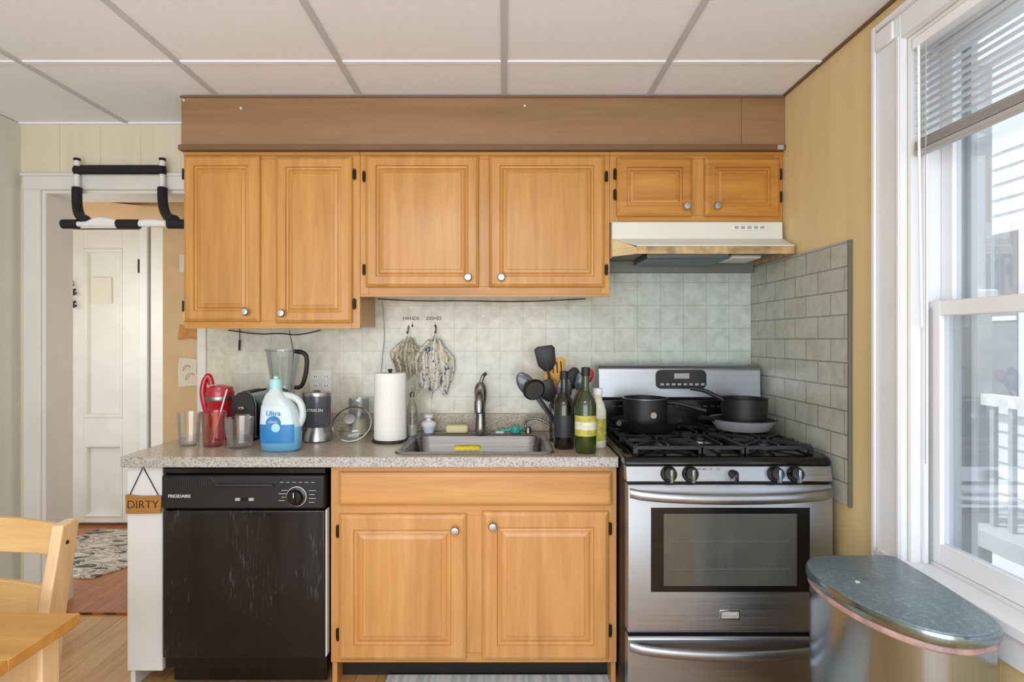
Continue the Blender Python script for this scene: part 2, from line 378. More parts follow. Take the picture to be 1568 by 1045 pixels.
box('side_tile_edge_top',RW-.013,RW-.0005,-.795,-.0085,1.7085,1.716,'greyp',g)
# door casing to the hall
g=group('trim_1',(-1.9,-.01,1))
box('casing_left',-2.364,-2.28,-.02,0,0,2.168,'trimw',g,bevel=.004)
box('casing_right',-1.51,-1.466,-.02,0,0,2.168,'trimw',g,bevel=.004)
box('casing_top',-2.364,-1.466,-.024,0,2.10,2.170,'trimw',g,bevel=.004)
box('jamb_left',-2.28,-2.262,-.005,.17,0,2.10,'trimw',g)
box('jamb_top',-2.262,-1.51,-.005,.17,2.085,2.10,'trimw',g)
box('casing_cap',-2.372,-1.466,-.032,0,2.165,2.180,'trimw',g,bevel=.003)
box('threshold',-2.262,-1.51,.0,.17,0,.012,'floor2',g,bevel=.004)
box('baseboard_left',LW,LW+.014,-3.5,-.03,0,.12,'trimw',bevel=.003)
# hall beyond
g=group('hall_shell',(-2.6,.8,1))
box('floor_hall',-4.0,-1.2,.08,1.55,-.05,-.001,'floor2',g)
box('ceiling_hall',-4.0,-1.2,.16,1.55,2.26,2.3,'tan',g)
box('wall_hall_far',-4.0,-1.2,1.40,1.5,0,2.3,'leftw',g)
box('wall_hall_left',-4.05,-4.0,.16,1.5,0,2.3,'leftw',g)
box('wall_hall_partition',-1.96,-1.2,.45,.55,0,2.26,'tan',g)
box('hall_header',-3.2,-1.96,.9,.98,2.14,2.26,'tan',g,rot=('Y',6))
g=group('door_1',(-2.92,1.38,1.1))
dx0,dx1=-3.18,-2.67
box('stile_left',dx0,dx0+.10,1.35,1.39,.02,2.17,'doorw',g,bevel=.002)
box('stile_right',dx1-.13,dx1,1.35,1.39,.02,2.17,'doorw',g,bevel=.002)
for i,(a,b_) in enumerate([(.02,.06),(.59,.79),(2.03,2.17)]):
    box('rail_%d'%i,dx0+.10,dx1-.13,1.35,1.39,a,b_,'doorw',g,bevel=.002)
RP=[(0,1.389),(0,1.346),(.010,1.344),(.02,1.352),(.03,1.378),(.05,1.378)]
rings_panel('panel_upper',dx0+.10,dx1-.13,.79,2.03,RP,'doorw',g)
rings_panel('panel_lower',dx0+.10,dx1-.13,.06,.59,RP,'doorw',g)
for z in (.5,1.9): box('hinge_%d'%int(z*10),dx1-.004,dx1+.006,1.33,1.342,z-.05,z+.05,'hinge',g)
box('note',-3.03,-2.89,1.366,1.377,1.63,1.82,'notep',g)
g=group('trim_2',(-2.6,1.38,1.1))
box('hall_casing_right',dx1+.005,dx1+.06,1.335,1.40,0,2.24,'trimw',g,bevel=.003)
box('hall_casing_right_outer',dx1+.075,dx1+.18,1.355,1.40,0,2.24,'doorw',g,bevel=.003)
box('hall_casing_top',-3.25,dx1+.005,1.345,1.40,2.18,2.25,'trimw',g,bevel=.003)
g=group('wall_coat_hook',(-3.16,1.33,1.75))
for i,(dx,dz) in enumerate([(0,0),(.02,-.06),(-.01,-.11),(.02,-.15)]):
    tube('hook_%d'%i,[(-3.165+dx,1.35,1.79+dz),(-3.165+dx,1.325,1.78+dz),(-3.15+dx,1.315,1.74+dz),(-3.135+dx,1.32,1.765+dz)],.008,'blackm',g)
prism('hall_rug',[(-3.1,.50),(-2.35,.42),(-1.9,1.15),(-2.9,1.25)],'z',0,.008,'rug')
g=group('pinned_drawing',(-1.8,.44,1.4))
prism('drawing_lower',[(-1.86,1.26),(-1.76,1.25),(-1.765,1.19),(-1.758,1.10),(-1.865,1.09),(-1.87,1.2)],'y',.443,.447,'notep',g)
for i,(cx,cz,r) in enumerate([(-1.82,1.20,.022),(-1.80,1.15,.028)]):
    tube('drawing_line_%d'%i,[(cx+r*math.cos(k),.4425,cz+r*math.sin(k*1.7)) for k in [0,1,2,3,4,5]],.0015,'orangep',g,cyclic=True)
prism('drawing_upper',[(-1.87,1.36),(-1.80,1.37),(-1.75,1.36),(-1.75,1.44),(-1.86,1.45)],'y',.443,.447,'orangep',g)
box('drawing_top',-1.86,-1.80,.443,.447,1.75,1.85,'notep',g)

# pull up bar
g=group('pull_up_bar',(-1.8,-.08,2.05))
tube('upper_bar',[(-2.085,-.05,2.185),(-1.65,-.05,2.185)],.019,'foam',g,spline='POLY')
tube('upper_rear_bar',[(-2.085,-.042,2.207),(-1.65,-.042,2.207)],.007,'foam',g,spline='POLY')
for i,x in enumerate((-2.075,-1.66)):
    tube('post_%d'%i,[(x,-.05,2.06),(x,-.05,2.235)],.013,'barw',g,spline='POLY')
    cyl('post_cap_%d'%i,(x,-.05,2.232),.015,.012,'foam',g)
    cyl('post_band_%d'%i,(x,-.05,2.165),.0145,.04,'foam',g)
    tube('curved_arm_%d'%i,[(x,-.05,2.10),(x+.005,-.06,2.02),(x+.05,-.10,1.95),(x+.11,-.15,1.925),(x+.13,-.17,1.92)],.022,'foam',g)
tube('lower_bar',[(-2.045,-.17,1.90),(-1.44,-.17,1.90)],.013,'barw',g,spline='POLY')
for i,(a,b_) in enumerate([(-2.05,-1.98),(-1.795,-1.695),(-1.56,-1.44)]):
    tube('grip_%d'%i,[(a,-.17,1.90),(b_,-.17,1.90)],.022,'foam',g,spline='POLY')
tube('mid_sleeve_0',[(-1.93,-.17,1.90),(-1.90,-.17,1.915),(-1.86,-.17,1.92),(-1.80,-.17,1.905)],.016,'barw',g)
tube('mid_sleeve_1',[(-1.69,-.17,1.905),(-1.63,-.17,1.912),(-1.57,-.17,1.90)],.016,'barw',g)

# ------------------------------------------------------------------ soffit
g=group('cabinet_soffit',(-.1,-.16,2.3))
box('soffit_box',-1.411,1.037,-.325,-.0085,2.2145,CZ-.001,'soffit',g)
box('soffit_box_end',1.039,RW-.002,-.325,-.0085,2.2145,CZ-.001,'soffit',g)
box('soffit_lip',-1.421,RW-.002,-.337,-.0085,2.190,2.214,'soffitt',g,bevel=.004)
box('soffit_top_trim',-1.415,RW-.002,-.331,-.3255,CZ-.010,CZ-.002,'soffitt',g,bevel=.001)
for i,(x,z) in enumerate([(-1.15,2.375),(.09,2.385),(-1.40,2.41)]):
    cyl('screw_%d'%i,(x,-.324,z),.005,.004,'inkw',g,axis='y')
box('corner_clip',1.19,1.215,-.34,-.337,2.19,2.21,'greyp',g)

# ------------------------------------------------------------------ wall cabinets
def wall_cab(x0,x1,z0,z1,doors,knobs,hinges,doormat='mapleU',k=1.0):
    g=group('wall_cabinet',((x0+x1)/2,-.15,(z0+z1)/2))
    FR=-.305
    box('carcass',x0+.0005,x1-.0005,FR+.019,-.009,z0+.012,z1-.001,'mapleU',g)
    box('frame_stile_left',x0,x0+.038,FR,FR+.019,z0,z1,'mapleU',g,bevel=.001)
    box('frame_stile_right',x1-.038,x1,FR,FR+.019,z0,z1,'mapleU',g,bevel=.001)
    cx=(doors[0][1]+doors[1][0])/2
    box('frame_stile_mid',cx-.038,cx+.038,FR,FR+.019,z0+.0325,z1-.0305,'mapleU',g,bevel=.001)
    box('frame_rail_top',x0+.0385,x1-.0385,FR,FR+.019,z1-.03,z1,'mapleUx',g)
    box('frame_rail_bottom',x0+.0385,x1-.0385,FR,FR+.019,z0,z0+.032,'mapleUx',g)
    box('top_moulding',x0,x1,FR-.008,FR-.0003,z1-.016,z1-.001,'mapleUx',g,bevel=.002)
    for i,(a,b_,c,d) in enumerate(doors): cab_door('door_%d'%i,a,b_,c,d,FR-.0205,doormat,g,k)
    for i,(x,z) in enumerate(knobs): knob('knob_%d'%i,x,FR-.0205,z,g)
    for i,(x,z) in enumerate(hinges): hinge('hinge_%d'%i,x,FR-.010,z,g)
    return g
wall_cab(-1.411,-.635,1.412,2.19,[(-1.405,-1.072,1.442,2.172),(-1.003,-.667,1.436,2.166)],[(-1.125,1.484),(-.968,1.478)],
         [(-1.409,2.09),(-1.409,1.51),(-.658,2.09),(-.658,1.52)])
g=wall_cab(-.634,.465,1.564,2.19,[(-.608,-.111,1.593,2.172),(-.066,.440,1.593,2.172)],[(-.157,1.634),(-.012,1.634)],
         [(-.616,2.08),(-.616,1.67),(.450,2.08),(.450,1.67)])
box('bottom_light_rail',-.634,.465,-.305,-.29,1.552,1.5635,'mapleUx',g)
wall_cab(.466,RW-.002,1.878,2.19,[(.494,.825,1.904,2.162),(.880,1.211,1.904,2.162)],[(.795,1.945),(.928,1.945)],
         [(.487,2.09),(.487,2.00),(1.215,2.09),(1.215,1.99)],doormat='burl',k=.95)
g=group('under_cabinet_cord',(-.9,-.1,1.4))
tube('cord_a',[(-1.35,-.03,1.409),(-1.2,-.04,1.385),(-1.1,-.03,1.395),(-1.0,-.04,1.38),(-.9,-.03,1.409)],.0025,'ink',g)
tube('cord_b',[(-1.30,-.018,1.36),(-1.302,-.018,1.31)],.0045,'ink',g,spline='POLY')
tube('cord_b_top',[(-1.30,-.018,1.42),(-1.30,-.018,1.36)],.0018,'ink',g,spline='POLY')
tube('cord_c',[(-1.06,-.012,1.409),(-1.04,-.014,1.33),(-1.035,-.012,1.26)],.0014,'ink',g)
tube('cord_d',[(-.62,-.02,1.563),(-.45,-.03,1.55),(-.2,-.02,1.555),(.1,-.03,1.545),(.4,-.02,1.563)],.0022,'ink',g)
tube('cord_e',[(-.60,-.016,1.55),(-.585,-.016,1.40),(-.60,-.016,1.28),(-.61,-.016,1.15)],.0016,'greyp',g)

# ------------------------------------------------------------------ range hood
g=group('range_hood',(.84,-.25,1.78))
HX0,HX1=.470,RW-.016
prism('hood_upper',[(-.010,1.800),(-.010,1.876),(-.335,1.876),(-.338,1.800)],'x',HX0,HX1,'hoodw',g,bevel=.003)
def skirt(name,pl0,z0,pl1,z1,mat):
    n=len(pl0); v=[(p[0],p[1],z0) for p in pl0]+[(p[0],p[1],z1) for p in pl1]
    f=[(i,i+1,n+i+1,n+i) for i in range(n-1)]
    o=mesh(name,v,f,mat,g,smooth=False); md=o.modifiers.new('s','SOLIDIFY'); md.thickness=.004; md.offset=0; return o
A0=[(HX0,-.010),(HX0,-.338),(HX0+.012,-.338),(HX1,-.338),(HX1,-.010)]
A1=[(HX0,-.010),(HX0,-.350),(HX0+.085,-.43),(HX1,-.43),(HX1,-.010)]
A2=[(HX0,-.010),(HX0,-.352),(HX0+.085,-.434),(HX1,-.434),(HX1,-.010)]
skirt('hood_skirt_left',A0[:3],1.800,A1[:3],1.750,'hoody')
skirt('hood_skirt',A0[2:],1.800,A1[2:],1.757,'hoodw')
skirt('hood_lip_left',A1[:3],1.750,A2[:3],1.722,'hoody')
skirt('hood_lip',A1[2:],1.757,A2[2:],1.722,'hoodrust')
tube('hood_lip_edge',[(HX0+.085,-.435,1.757),(HX1-.002,-.435,1.757)],.004,'hoodw',g,spline='POLY')
box('hood_underside',HX0+.006,HX1-.004,-.36,-.012,1.742,1.750,'under',g)
box('hood_filter',.62,.98,-.34,-.10,1.715,1.740,'mesh',g,bevel=.004)
box('hood_lamp',1.00,1.14,-.30,-.14,1.722,1.741,'hoodw',g,bevel=.01)
box('hood_under_back',HX0+.006,HX1-.004,-.05,-.012,1.69,1.742,'under',g)
box('switch_plate',.99,1.14,-.342,-.336,1.838,1.862,'white',g,bevel=.002)
for i in range(5): box('switch_%d'%i,1.0+.028*i,1.018+.028*i,-.345,-.341,1.844,1.856,'greyp',g,bevel=.001)

# ------------------------------------------------------------------ countertop and sink
CT=.914; SX0,SX1,SY0,SY1=-.435,.20,-.585,-.075
g=group('countertop',(-.5,-.32,.9))
x0,x1,yf,yb=-1.474,.437,-.635,-.009
r=.016
pts=[(x0+r-r*math.cos(a),yf+r-r*math.sin(a)) for a in [math.pi/2*i/6 for i in range(7)]]
box('top_left',x0,SX0+.01,yf+r,yb,CT-.036,CT,'counter',g) 
prism('top_front',pts+[(x1,yf),(x1,yf+r)],'z',CT-.036,CT,'counter',g)
box('top_front_sink',SX0+.01,SX1-.01,yf+r,SY0+.012,CT-.036,CT,'counter',g)
box('top_right',SX1-.01,x1,yf+r,yb,CT-.036,CT,'counter',g)
box('top_back_sink',SX0+.01,SX1-.01,SY1-.012,yb,CT-.036,CT,'counter',g)
box('edge_strip',x0+r*.6,x1,yf-.004,yf+.004,CT-.040,CT-.001,'cedge',g,bevel=.003)
box('counter_upstand',x0+.02,x1,-.028,-.0095,CT+.0005,1.0,'counter',bevel=.003)  # countertop upstand along the back wall, kept as its own object
g=group('kitchen_sink',((SX0+SX1)/2,-.33,.85))
def rr(x0,x1,y0,y1,r,z,n=6):
    out=[]
    for cx,cy,a0 in ((x1-r,y1-r,0),(x0+r,y1-r,90),(x0+r,y0+r,180),(x1-r,y0+r,270)):
        for i in range(n+1):
            a=math.radians(a0+90*i/n); out.append((cx+r*math.cos(a),cy+r*math.sin(a),z))
    return out
L=[rr(SX0,SX1,SY0,SY1,.04,CT+.001),rr(SX0+.004,SX1-.004,SY0+.004,SY1-.004,.038,CT+.007),rr(SX0+.025,SX1-.025,SY0+.022,SY1-.075,.05,CT+.006),
   rr(SX0+.032,SX1-.032,SY0+.03,SY1-.083,.055,CT-.004),rr(SX0+.045,SX1-.045,SY0+.045,SY1-.10,.06,CT-.15),rr(SX0+.075,SX1-.075,SY0+.075,SY1-.13,.06,CT-.175)]
n=len(L[0]); vs=[p for l in L for p in l]; fs=[(j*n+i,j*n+(i+1)%n,(j+1)*n+(i+1)%n,(j+1)*n+i) for j in range(len(L)-1) for i in range(n)]
fs.append(tuple((len(L)-1)*n+i for i in range(n)))
mesh('bowl',vs,fs,'steelsink',g,ang=50)
lathe('drain',[(.045,0),(.045,.004),(.03,.002),(0,.002)],((SX0+SX1)/2,-.34,CT-.1745),'nickel',g)
g=group('kitchen_faucet',(-.112,-.11,1.0))
lathe('body',[(.034,0),(.034,.006),(.028,.012),(.024,.03),(.022,.12),(.027,.15),(.030,.19),(.027,.215),(.016,.235),(.0,.24)],(-.112,-.11,CT+.008),'nickel',g)
tube('spout',[(-.112,-.11,1.06),(-.112,-.14,1.10),(-.112,-.19,1.125),(-.112,-.24,1.11),(-.112,-.25,1.085)],.018,'nickel',g)
lathe('spray_head',[(.016,0),(.022,.006),(.023,.05),(.017,.065)],(-.112,-.25,1.03),'nickel',g)
tube('lever',[(-.112,-.11,1.145),(-.108,-.105,1.17),(-.098,-.10,1.195),(-.088,-.11,1.20)],.009,'nickel',g)
lathe('deck_plate',[(.05,0),(.05,.003),(.035,.007)],(-.112,-.11,CT+.006),'nickel',g)
g=group('filter_tap',(.17,-.09,1.0))
tube('hose',[(.115,-.105,CT+.008),(.10,-.10,.95),(.10,-.10,.975),(.135,-.11,.99),(.18,-.12,.985),(.215,-.125,.96)],.006,'nickel',g)
lathe('tap_base',[(.016,0),(.014,.02),(.008,.03)],(.115,-.105,CT+.006),'nickel',g)
g=group('dish_brush',(.04,-.1,.95))
tube('handle',[(-.03,-.125,CT+.016),(.02,-.12,CT+.02),(.05,-.12,CT+.03),(.085,-.13,CT+.028)],.008,'teal',g)
lathe('bristle_head',[(.022,0),(.026,.012),(.022,.03),(.0,.034)],(.055,-.12,CT+.008),'teal',g)
box('scraper',-.04,.0,-.145,-.11,CT+.008,CT+.016,'white',g,bevel=.003)
g=group('sponge',(-.15,-.53,.9))
box('sponge_resting',-.20,-.095,-.565,-.515,CT+.0075,CT+.026,'yel',g,bevel=.006)
box('soap_bar',-.275,-.17,-.145,-.095,CT+.008,CT+.045,'soap',bevel=.012,seg=4)
g=group('scrub_brush',(-.357,-.12,.95))
lathe('bristles',[(.022,0),(.028,.02),(.03,.03)],(-.357,-.12,CT+.008),'bluel',g)
lathe('handle',[(.034,0),(.036,.012),(.03,.022),(.012,.03),(.012,.038),(.022,.045),(.024,.056),(.0,.064)],(-.357,-.12,CT+.038),'white',g)

# ------------------------------------------------------------------ base units
g=group('end_panel',(-1.395,-.3,.5))
box('panel_front',-1.464,-1.327,-.602,-.58,.075,.872,'white',g,bevel=.003)
box('panel_side',-1.464,-1.446,-.58,-.03,.0,.872,'white',g)
g=group('hanging_sign',(-1.395,-.61,.75))
prism('board',[(-1.462,.765),(-1.40,.758),(-1.322,.760),(-1.325,.692),(-1.46,.690)],'y',-.618,-.607,'signwood',g,bevel=.003)
text('lettering','DIRTY',(-1.393,-.6185,.725),.044,'ink',g,off=-.0004)
tube('string_left',[(-1.45,-.607,.762),(-1.40,-.605,.868)],.0018,'ink',g,spline='POLY')
tube('string_right',[(-1.34,-.607,.760),(-1.40,-.605,.868)],.0018,'ink',g,spline='POLY')
cyl('nail',(-1.40,-.600,.868),.006,.008,'nickel',g,axis='y')

g=group('dishwasher',(-.99,-.3,.45))
DX0,DX1=-1.315,-.690
box('tub',DX0+.01,DX1-.01,-.575,-.03,.09,.868,'blackm',g)
box('door_panel',DX0,DX1,-.622,-.576,.135,.706,'dw',g,bevel=.006)
box('control_panel',DX0,DX1,-.630,-.576,.712,.842,'blackm',g,bevel=.008)
box('vent_strip',DX0,DX1,-.618,-.576,.845,.868,'black',g,bevel=.004)
for i in range(26): box('vent_slot_%d'%i,DX0+.02+i*.007,DX0+.0235+i*.007,-.632,-.6295,.808,.834,'slotdark',g)
prism('handle_pocket',[(-1.13,.838),(-.85,.838),(-.875,.806),(-1.105,.806)],'y',-.634,-.629,'slotdark',g,bevel=.002)
prism('handle_recess',[(-1.12,.836),(-.86,.836),(-.882,.811),(-1.098,.811)],'y',-.6352,-.633,'ink',g)
box('handle_lip',-1.10,-.88,-.646,-.630,.802,.812,'slotdark',g,bevel=.003)
lathe('dial_ring',[(.038,0),(.038,.003),(.034,.003)],(-.795,-.630,.762),'inkw',g,axis='y')
lathe('dial',[(.0355,0),(.0355,.008),(.028,.010),(.024,.024),(0,.025)],(-.795,-.630,.762),'black',g,axis='y')
box('dial_grip',-.799,-.791,-.664,-.642,.742,.782,'black',g,bevel=.002)
box('dial_mark',-.7965,-.7935,-.6655,-.6635,.765,.783,'inkw',g)
text('brand_text','FRIGIDAIRE',(-1.245,-.6305,.762),.017,'inkw',g,off=.0003)
for i in range(3): box('push_button_%d'%i,-1.03+.026*i,-1.01+.026*i,-.636,-.629,.745,.757,'greyp' if i!=1 else 'black',g,bevel=.002)
for i in range(4): box('dial_print_%d'%i,-.865+.012*(i%2),-.842+.004*i,-.6308,-.6298,.745+.013*i,.7465+.013*i,'inkw',g)
for i in range(4): box('dial_print_r_%d'%i,-.748,-.725+.004*(i%2),-.6308,-.6298,.738+.015*i,.7395+.015*i,'inkw',g)
for i in range(6): box('dial_print_t_%d'%i,-.86+.024*i,-.846+.024*i,-.6308,-.6298,.815,.8165,'inkw',g)
box('kick_plate',DX0+.01,DX1-.01,-.56,-.545,.015,.13,'black',g)
box('kick_upper',DX0,DX1,-.600,-.561,.085,.132,'black',g,bevel=.003)
box('door_side_strip',DX1+.001,DX1+.005,-.615,-.58,.14,.706,'white',g)

g=group('sink_base_cabinet',(-.11,-.3,.5))
BX0,BX1=-.673,.437; F=-.600
box('side_left',BX0,BX0+.018,F+.0195,-.03,.0,.873,'mapleL',g)
box('side_right',BX1-.018,BX1,F+.0195,-.03,.0,.873,'mapleL',g)
box('bottom_board',BX0+.018,BX1-.018,F+.0195,-.03,.109,.126,'mapleL',g)
box('back_board',BX0+.018,BX1-.018,-.04,-.031,.13,.72,'mapleL',g)
box('toe_kick',BX0+.018,BX1-.018,-.50,-.485,.0,.108,'toe',g)
box('stile_left',BX0,BX0+.045,F,F+.019,.108,.874,'mapleL',g,bevel=.001)
box('stile_right',BX1-.045,BX1,F,F+.019,.108,.874,'mapleL',g,bevel=.001)
box('stile_mid',-.155,-.078,F,F+.019,.1455,.6795,'mapleL',g,bevel=.001)
box('rail_top',BX0+.0455,BX1-.0455,F,F+.019,.84,.874,'mapleX',g)
box('rail_mid',BX0+.0455,BX1-.0455,F,F+.019,.68,.74,'mapleX',g)
box('rail_bottom',BX0+.0455,BX1-.0455,F,F+.019,.108,.145,'mapleX',g)
rings_panel('false_drawer',-.639,.417,.722,.851,[(0,F-.001),(0,F-.012),(.003,F-.016),(.010,F-.020),(.014,F-.021)],'mapleX',g)
cab_door('door_left',-.639,-.146,.124,.688,F-.0205,'mapleL',g,1.25)
cab_door('door_right',-.085,.405,.124,.698,F-.0205,'mapleL',g,1.25)
knob('knob_0',-.188,F-.0205,.632,g); knob('knob_1',-.044,F-.0205,.647,g)
for i,(x,z) in enumerate([(-.645,.62),(-.645,.22),(.411,.63),(.411,.235)]): hinge('hinge_%d'%i,x,F-.009,z,g)

box('kitchen_mat',-.47,.42,-1.05,-.515,.0,.012,'mat',bevel=.004)

# ------------------------------------------------------------------ gas stove
g=group('gas_stove',(.81,-.4,.5))
X0,X1=.445,1.190; XC=(X0+X1)/2
box('body',X0,X1,-.70,-.13,.06,.899,'blackm',g)
for i,(x,y) in enumerate([(X0+.04,-.66),(X1-.04,-.66),(X0+.04,-.17),(X1-.04,-.17)]): cyl('foot_%d'%i,(x,y,0),.018,.06,'blackm',g)
prism('cooktop',[(-.13,.900),(-.13,.940),(-.17,.945),(-.69,.938),(-.725,.930),(-.738,.915),(-.738,.9045),(-.70,.900)],'x',X0-.004,X1+.004,'enamel',g,bevel=.006)
prism('control_panel',[(-.7005,.902),(-.738,.902),(-.752,.848),(-.7005,.848)],'x',X0-.002,X1+.002,'steel',g,bevel=.003)
tilt=Matrix.Rotation(math.radians(90-14),3,'X')
def sknob(x,r,i):
    lathe('knob_base_%d'%i,[(r*1.15,0),(r*1.15,.006),(r,.01),(r*.92,.028),(r*.8,.032),(0,.033)],(x,-.743,.874),'black',g,rotm=tilt)
    box('knob_grip_%d'%i,x-.006,x+.006,-.790,-.765,.874-r*.1-.02,.874+r,'rimm' if r>.02 else 'black',g,bevel=.003)
for i,px in enumerate([.597,.675,.983,1.054]): sknob(px,.026,i)
sknob(.829,.014,5)
text('panel_print','OFF   LITE      HI        LO',(.74,-.7485,.893),.008,'ink',g,rot=(76,0,0))
prism('oven_door',[(-.7005,.300),(-.7005,.838),(-.748,.838),(-.756,.82),(-.756,.310),(-.748,.300)],'x',X0+.002,X1-.002,'steel',g,bevel=.003)
box('door_top_gap',X0+.004,X1-.004,-.735,-.7005,.839,.8475,'black',g)
box('window_border',.530,1.103,-.759,-.7555,.452,.756,'black',g,bevel=.001)
box('window_glass',.575,1.055,-.7605,-.7592,.475,.735,'ovenglass',g)
for i in range(2):
    box('rack_line_%d'%i,.60,1.03,-.7612,-.7606,.535+.10*i,.5365+.10*i,'darkgrey',g)
for i in range(24): box('rack_bar_%d'%i,.61+i*.018,.611+i*.018,-.7612,-.7606,.537,.545,'darkgrey',g)
def bow_handle(name,z,mat='chrome'):
    n=20; vs=[];fs=[]
    for i in range(n+1):
        t=i/n; x=X0+.008+(X1-X0-.016)*t; b_=math.sin(math.pi*t)**.55
        y=-.757-.045*b_; zc=z-.006*b_*2+.006
        h=.018
        for k in range(10):
            a=2*math.pi*k/10; vs.append((x,y+.010*math.cos(a),zc+h*math.sin(a)))
    for i in range(n):
        for k in range(10): fs.append((i*10+k,i*10+(k+1)%10,(i+1)*10+(k+1)%10,(i+1)*10+k))
    fs.append(tuple(range(10))); fs.append(tuple(n*10+k for k in range(10)))
    return mesh(name,vs,fs,mat,g,ang=60)
bow_handle('door_handle',.803,'steel')
box('badge',.777,.852,-.760,-.7555,.352,.388,'chrome',g,bevel=.002)
box('badge_inner',.783,.846,-.7612,-.7602,.358,.382,'greyp',g)
text('badge_text','FRIGIDAIRE',(.8145,-.7614,.374),.009,'inkw',g)
prism('storage_drawer',[(-.7005,.07),(-.7005,.288),(-.750,.288),(-.756,.28),(-.756,.08),(-.75,.07)],'x',X0+.002,X1-.002,'steel',g,bevel=.003)
bow_handle('drawer_handle',.250,'steel')
prism('backguard',[(-.075,.9455),(-.075,1.235),(-.10,1.248),(-.15,1.240),(-.162,1.225),(-.166,1.09),(-.15,1.085),(-.15,.9455)],'x',X0-.008,X1+.008,'steel',g,bevel=.006)
box('backguard_vent',X0,X1,-.172,-.151,.946,1.084,'black',g,bevel=.004)
for i in range(20): box('vent_fin_%d'%i,X0+.05+i*.033,X0+.07+i*.033,-.175,-.1725,1.05,1.058,'slotdark',g)
def roundrect(cx,cz,w,h,r,n=6):
    o=[]
    for sx,sz,a0 in ((1,1,0),(-1,1,90),(-1,-1,180),(1,-1,270)):
        for i in range(n+1):
            a=math.radians(a0+90*i/n); o.append((cx+sx*(w/2-r)+r*math.cos(a),cz+sz*(h/2-r)+r*math.sin(a)))
    return o
prism('display',roundrect(.823,1.178,.235,.088,.025),'y',-.170,-.1635,'black',g,bevel=.002)
box('display_screen',.79,.86,-.1712,-.1702,1.182,1.206,'greyp',g)
for i in range(8): box('display_btn_%d'%i,.725+.027*i,.742+.027*i,-.1712,-.1702,1.150,1.160,'greyp',g)
for i,(x,y,r) in enumerate([(.62,-.30,.045),(.62,-.56,.05),(1.02,-.30,.045),(1.02,-.56,.055),(XC,-.43,.05)]):
    lathe('burner_%d'%i,[(r*1.3,0),(r*1.25,.008),(r,.010),(r,.018),(r*.85,.022),(0,.023)],(x,y,.941),'iron',g)
    lathe('burner_ring_%d'%i,[(r*1.45,0),(r*1.42,.004),(r*1.31,.004)],(x,y,.941),'nickel',g,closed=True)
def bar(name,a,b_,w=.012,h=.012,z=.972):
    a=Vector(a);b2=Vector(b_);d=(b2-a); p=Vector((-d.y,d.x)).normalized()*w/2
    pts=[a+p,b2+p,b2-p,a-p]
    return prism(name,[(q.x,q.y) for q in pts],'z',z-h,z,'iron',g,bevel=.002)
cnt=0
for gx0,gx1 in ((X0+.045,XC-.085),(XC-.075,XC+.075),(XC+.085,X1-.045)):
    y0,y1=-.685,-.185; cx=(gx0+gx1)/2
    for a,b_ in (((gx0,y0),(gx1,y0)),((gx0,y1),(gx1,y1)),((gx0,y0),(gx0,y1)),((gx1,y0),(gx1,y1)),((gx0,-.435),(gx1,-.435))):
        bar('grate_frame_%d'%cnt,a,b_,.013,.014,.966); cnt+=1
    cs=[-.30,-.565] if gx1-gx0>.18 else [-.435]
    for cy in cs:
        R=.035; wx=gx1-gx0
        for k in range(8):
            a=k*math.pi/4; dx,dy=math.cos(a),math.sin(a)
            t=min((wx/2)/abs(dx) if abs(dx)>.01 else 9,(.125 if len(cs)>1 else .24)/abs(dy) if abs(dy)>.01 else 9)
            bar('grate_finger_%d'%cnt,(cx+R*dx,cy+R*dy),(cx+t*dx,cy+t*dy),.010,.014,.973); cnt+=1
    for x in (gx0,gx1):
        for y in (y0,y1,-.435): box('grate_leg_%d'%cnt,x-.008,x+.008,y-.008,y+.008,.938,.958,'iron',g); cnt+=1

# ------------------------------------------------------------------ cookware
def pan(name,x,y,z,rb,rt,h,mat,handle,rimmat=None,wall=.004,hr=.010):
    g=group(name,(x,y,z))
    lathe('vessel',[(0,0),(rb,0),(rb+.004,.003),(rt,h),(rt+.002,h+.002),(rt-wall,h),(rb-wall,wall+.001),(0,wall)],(x,y,z),mat,g)
    if rimmat: lathe('rim',[(rt-.002,h-.001),(rt+.003,h),(rt+.003,h+.0015),(rt-.002,h+.003)],(x,y,z),rimmat,g,closed=True)
    tube('handle',[(p[0],p[1],p[2]) for p in handle],hr,'blackm',g)
    return g
GZ=.974
pan('frying_pan',.62,-.34,GZ,.115,.148,.042,'blackm',[(.52,-.42,GZ+.038),(.49,-.47,GZ+.05),(.465,-.53,GZ+.06),(.45,-.58,GZ+.06)],hr=.010)
pan('saucepan',.615,-.33,GZ+.009,.088,.095,.125,'blackm',[(.70,-.33,GZ+.115),(.76,-.335,GZ+.112),(.82,-.35,GZ+.095),(.87,-.36,GZ+.082)],rimmat='nickel',hr=.009)
cyl('saucepan_rivet',(.628,-.420,GZ+.07),.013,.005,'nickel',bpy.data.objects['saucepan'],axis='y')
pan('frying_pan',1.035,-.34,GZ,.105,.138,.046,'greyp',[(.91,-.36,GZ+.045),(.87,-.38,GZ+.055),(.83,-.40,GZ+.058)],rimmat='blackm')
lathe('pan_lining',[(.13,.045),(.100,.008),(0,.006)],(1.035,-.34,GZ),'blackm',bpy.data.objects['frying_pan.001'],closed=True)
pan('saucepan',1.045,-.335,GZ+.009,.086,.096,.125,'blackm',[(.955,-.34,GZ+.125),(.92,-.33,GZ+.145),(.87,-.32,GZ+.17),(.82,-.31,GZ+.175)],hr=.009)

